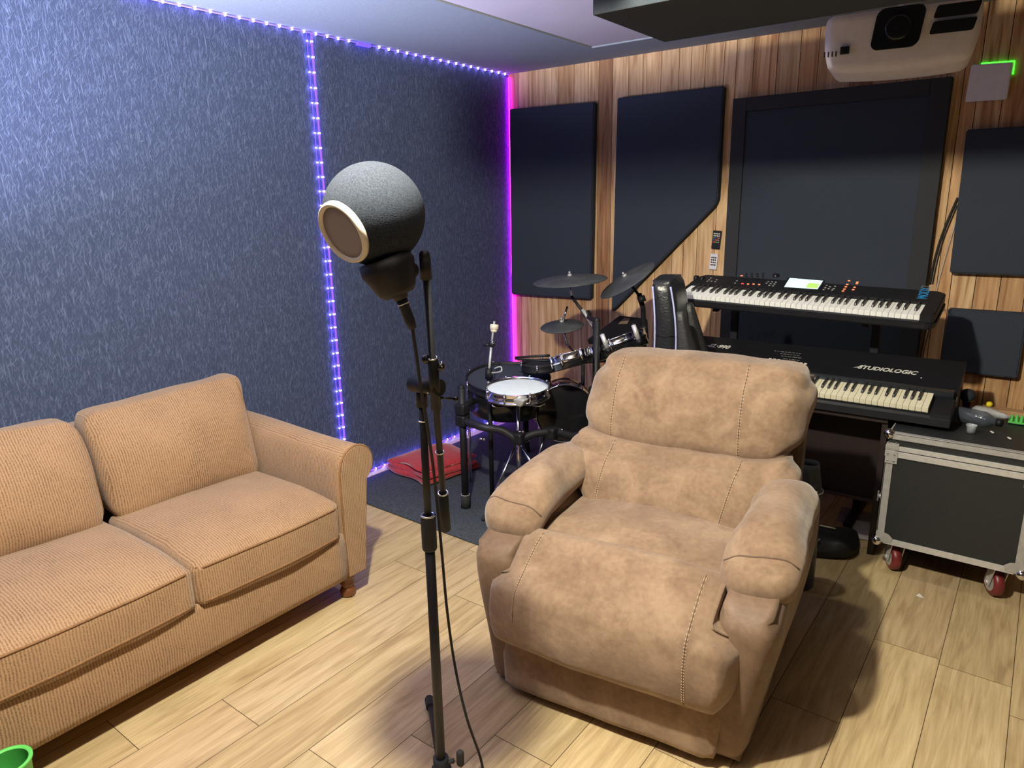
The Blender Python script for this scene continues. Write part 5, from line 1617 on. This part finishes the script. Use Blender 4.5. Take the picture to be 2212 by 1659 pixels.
# ================================================================== LEATHER DESK CHAIR
def desk_chair():
    # turned side-on: its front faces along the keyboards, its near side edge faces the room
    t = thing('desk_chair', 'black leather high-back chair with pale blue piping beside the synthesizer', 'chair', (1.725, -1.085, 0.002), (0, 0, math.radians(104)))
    def sh(z):      # centre line of the back: leans rearwards with height, hollow at the waist
        return 0.085 * (z - 0.92) + 0.010 * math.sin((z - 0.55) / 0.65 * PI * 2.0)
    def th(z):
        return 0.050 + 0.007 * math.sin((z - 0.62) / 0.55 * PI)
    def bk(p, q):
        z = p.z + 0.865
        k = 1.0 - 0.06 * sstep(1.02, 1.2, z)
        return (p.x * k, p.y / 0.050 * th(z) + sh(z), z + 0.012 * (1 - q.x * q.x) * sstep(0.6, 1.0, q.z))
    back = MB().soft((0, 0, 0), (0.165, 0.050, 0.350), 0.034, (16, 10, 36), (0.010, 0.006, 0.0), bk, 0.004, 9, 21).build('backrest', M_leather, t)
    for s in (-1, 1):
        def bo(p, q, s=s):
            z = p.z + 0.79
            k = sstep(1.10, 0.78, z)
            return (s * 0.118 + p.x * (0.8 + 0.3 * k), -0.060 + sh(z) - 0.030 * k + p.y * (0.5 + 0.9 * k), z)
        MB().soft((0, 0, 0), (0.045, 0.045, 0.300), 0.030, (6, 8, 26), (0.004, 0.006, 0), bo, 0.004, 7, 22 + s).build('side_bolster', M_leather2, t)
        for yy in (-1, 1):
            pts = [Vector((s * (0.166 - 0.010 * sstep(1.02, 1.2, z)), yy * (th(z) - 0.010) + sh(z), z)) for z in [lerp(0.53, 1.195, k / 23) for k in range(24)]]
            MB().tube(spline(pts, 2), 0.0042, 8).build('piping', M_pipe, t)
    # horizontal crease across the near edge of the back
    MB().tube([Vector((-0.172, -0.042 + sh(0.985), 0.985)), Vector((-0.176, sh(0.982), 0.980)), Vector((-0.172, 0.042 + sh(0.985), 0.985))], 0.0022, 6).build('crease', M_black, t)
    MB().soft((0.0, -0.29, 0.47), (0.20, 0.215, 0.050), 0.042, (16, 16, 6), (0, 0, 0.015)).build('seat', M_leather, t)
    MB().box((-0.10, -0.36, 0.40), (0.10, -0.20, 0.42), 0.004).cyl((0.0, -0.28, 0.12), (0.0, -0.28, 0.41), 0.028, 0.028, 18).box((-0.04, -0.12, 0.40), (0.04, -0.005, 0.43), 0.006).box((-0.04, -0.012, 0.40), (0.04, 0.004, 0.60), 0.006).build('column', M_black, t)
    for k in range(5):
        a = 2 * PI * k / 5 + PI / 2
        d = V3(math.cos(a), math.sin(a), 0)
        c = V3(0.0, -0.28, 0)
        lg = MB().tube([c + V3(0, 0, 0.13), c + d * 0.10 + V3(0, 0, 0.11), c + d * 0.165 + V3(0, 0, 0.07)], 0.02, 10, radii=[0.026, 0.022, 0.016]).build('leg', M_black, t)
        MB().cyl(c + d * 0.165 - V3(-d.y, d.x, 0) * 0.018 + V3(0, 0, 0.028), c + d * 0.165 + V3(-d.y, d.x, 0) * 0.018 + V3(0, 0, 0.028), 0.027, 0.027, 16).cyl(c + d * 0.165 + V3(0, 0, 0.03), c + d * 0.165 + V3(0, 0, 0.075), 0.007).build('caster', M_rubber, lg)
desk_chair()

# ------------------------------------------------------------------ render look
SC.view_settings.view_transform = 'Standard'
SC.view_settings.look = 'None'
SC.view_settings.gamma = 1.0
SC.view_settings.exposure = EXPOSURE
SC.view_settings.use_curve_mapping = False
w = bpy.data.worlds.new('world'); SC.world = w
w.use_nodes = True
w.node_tree.nodes['Background'].inputs[0].default_value = (0.02, 0.02, 0.04, 1)
w.node_tree.nodes['Background'].inputs[1].default_value = 0.2
SC.cycles.use_denoising = True
SC.cycles.max_bounces = 8
SC.cycles.diffuse_bounces = 5
SC.cycles.sample_clamp_indirect = 6.0
SC.cycles.caustics_reflective = False
SC.cycles.caustics_refractive = False
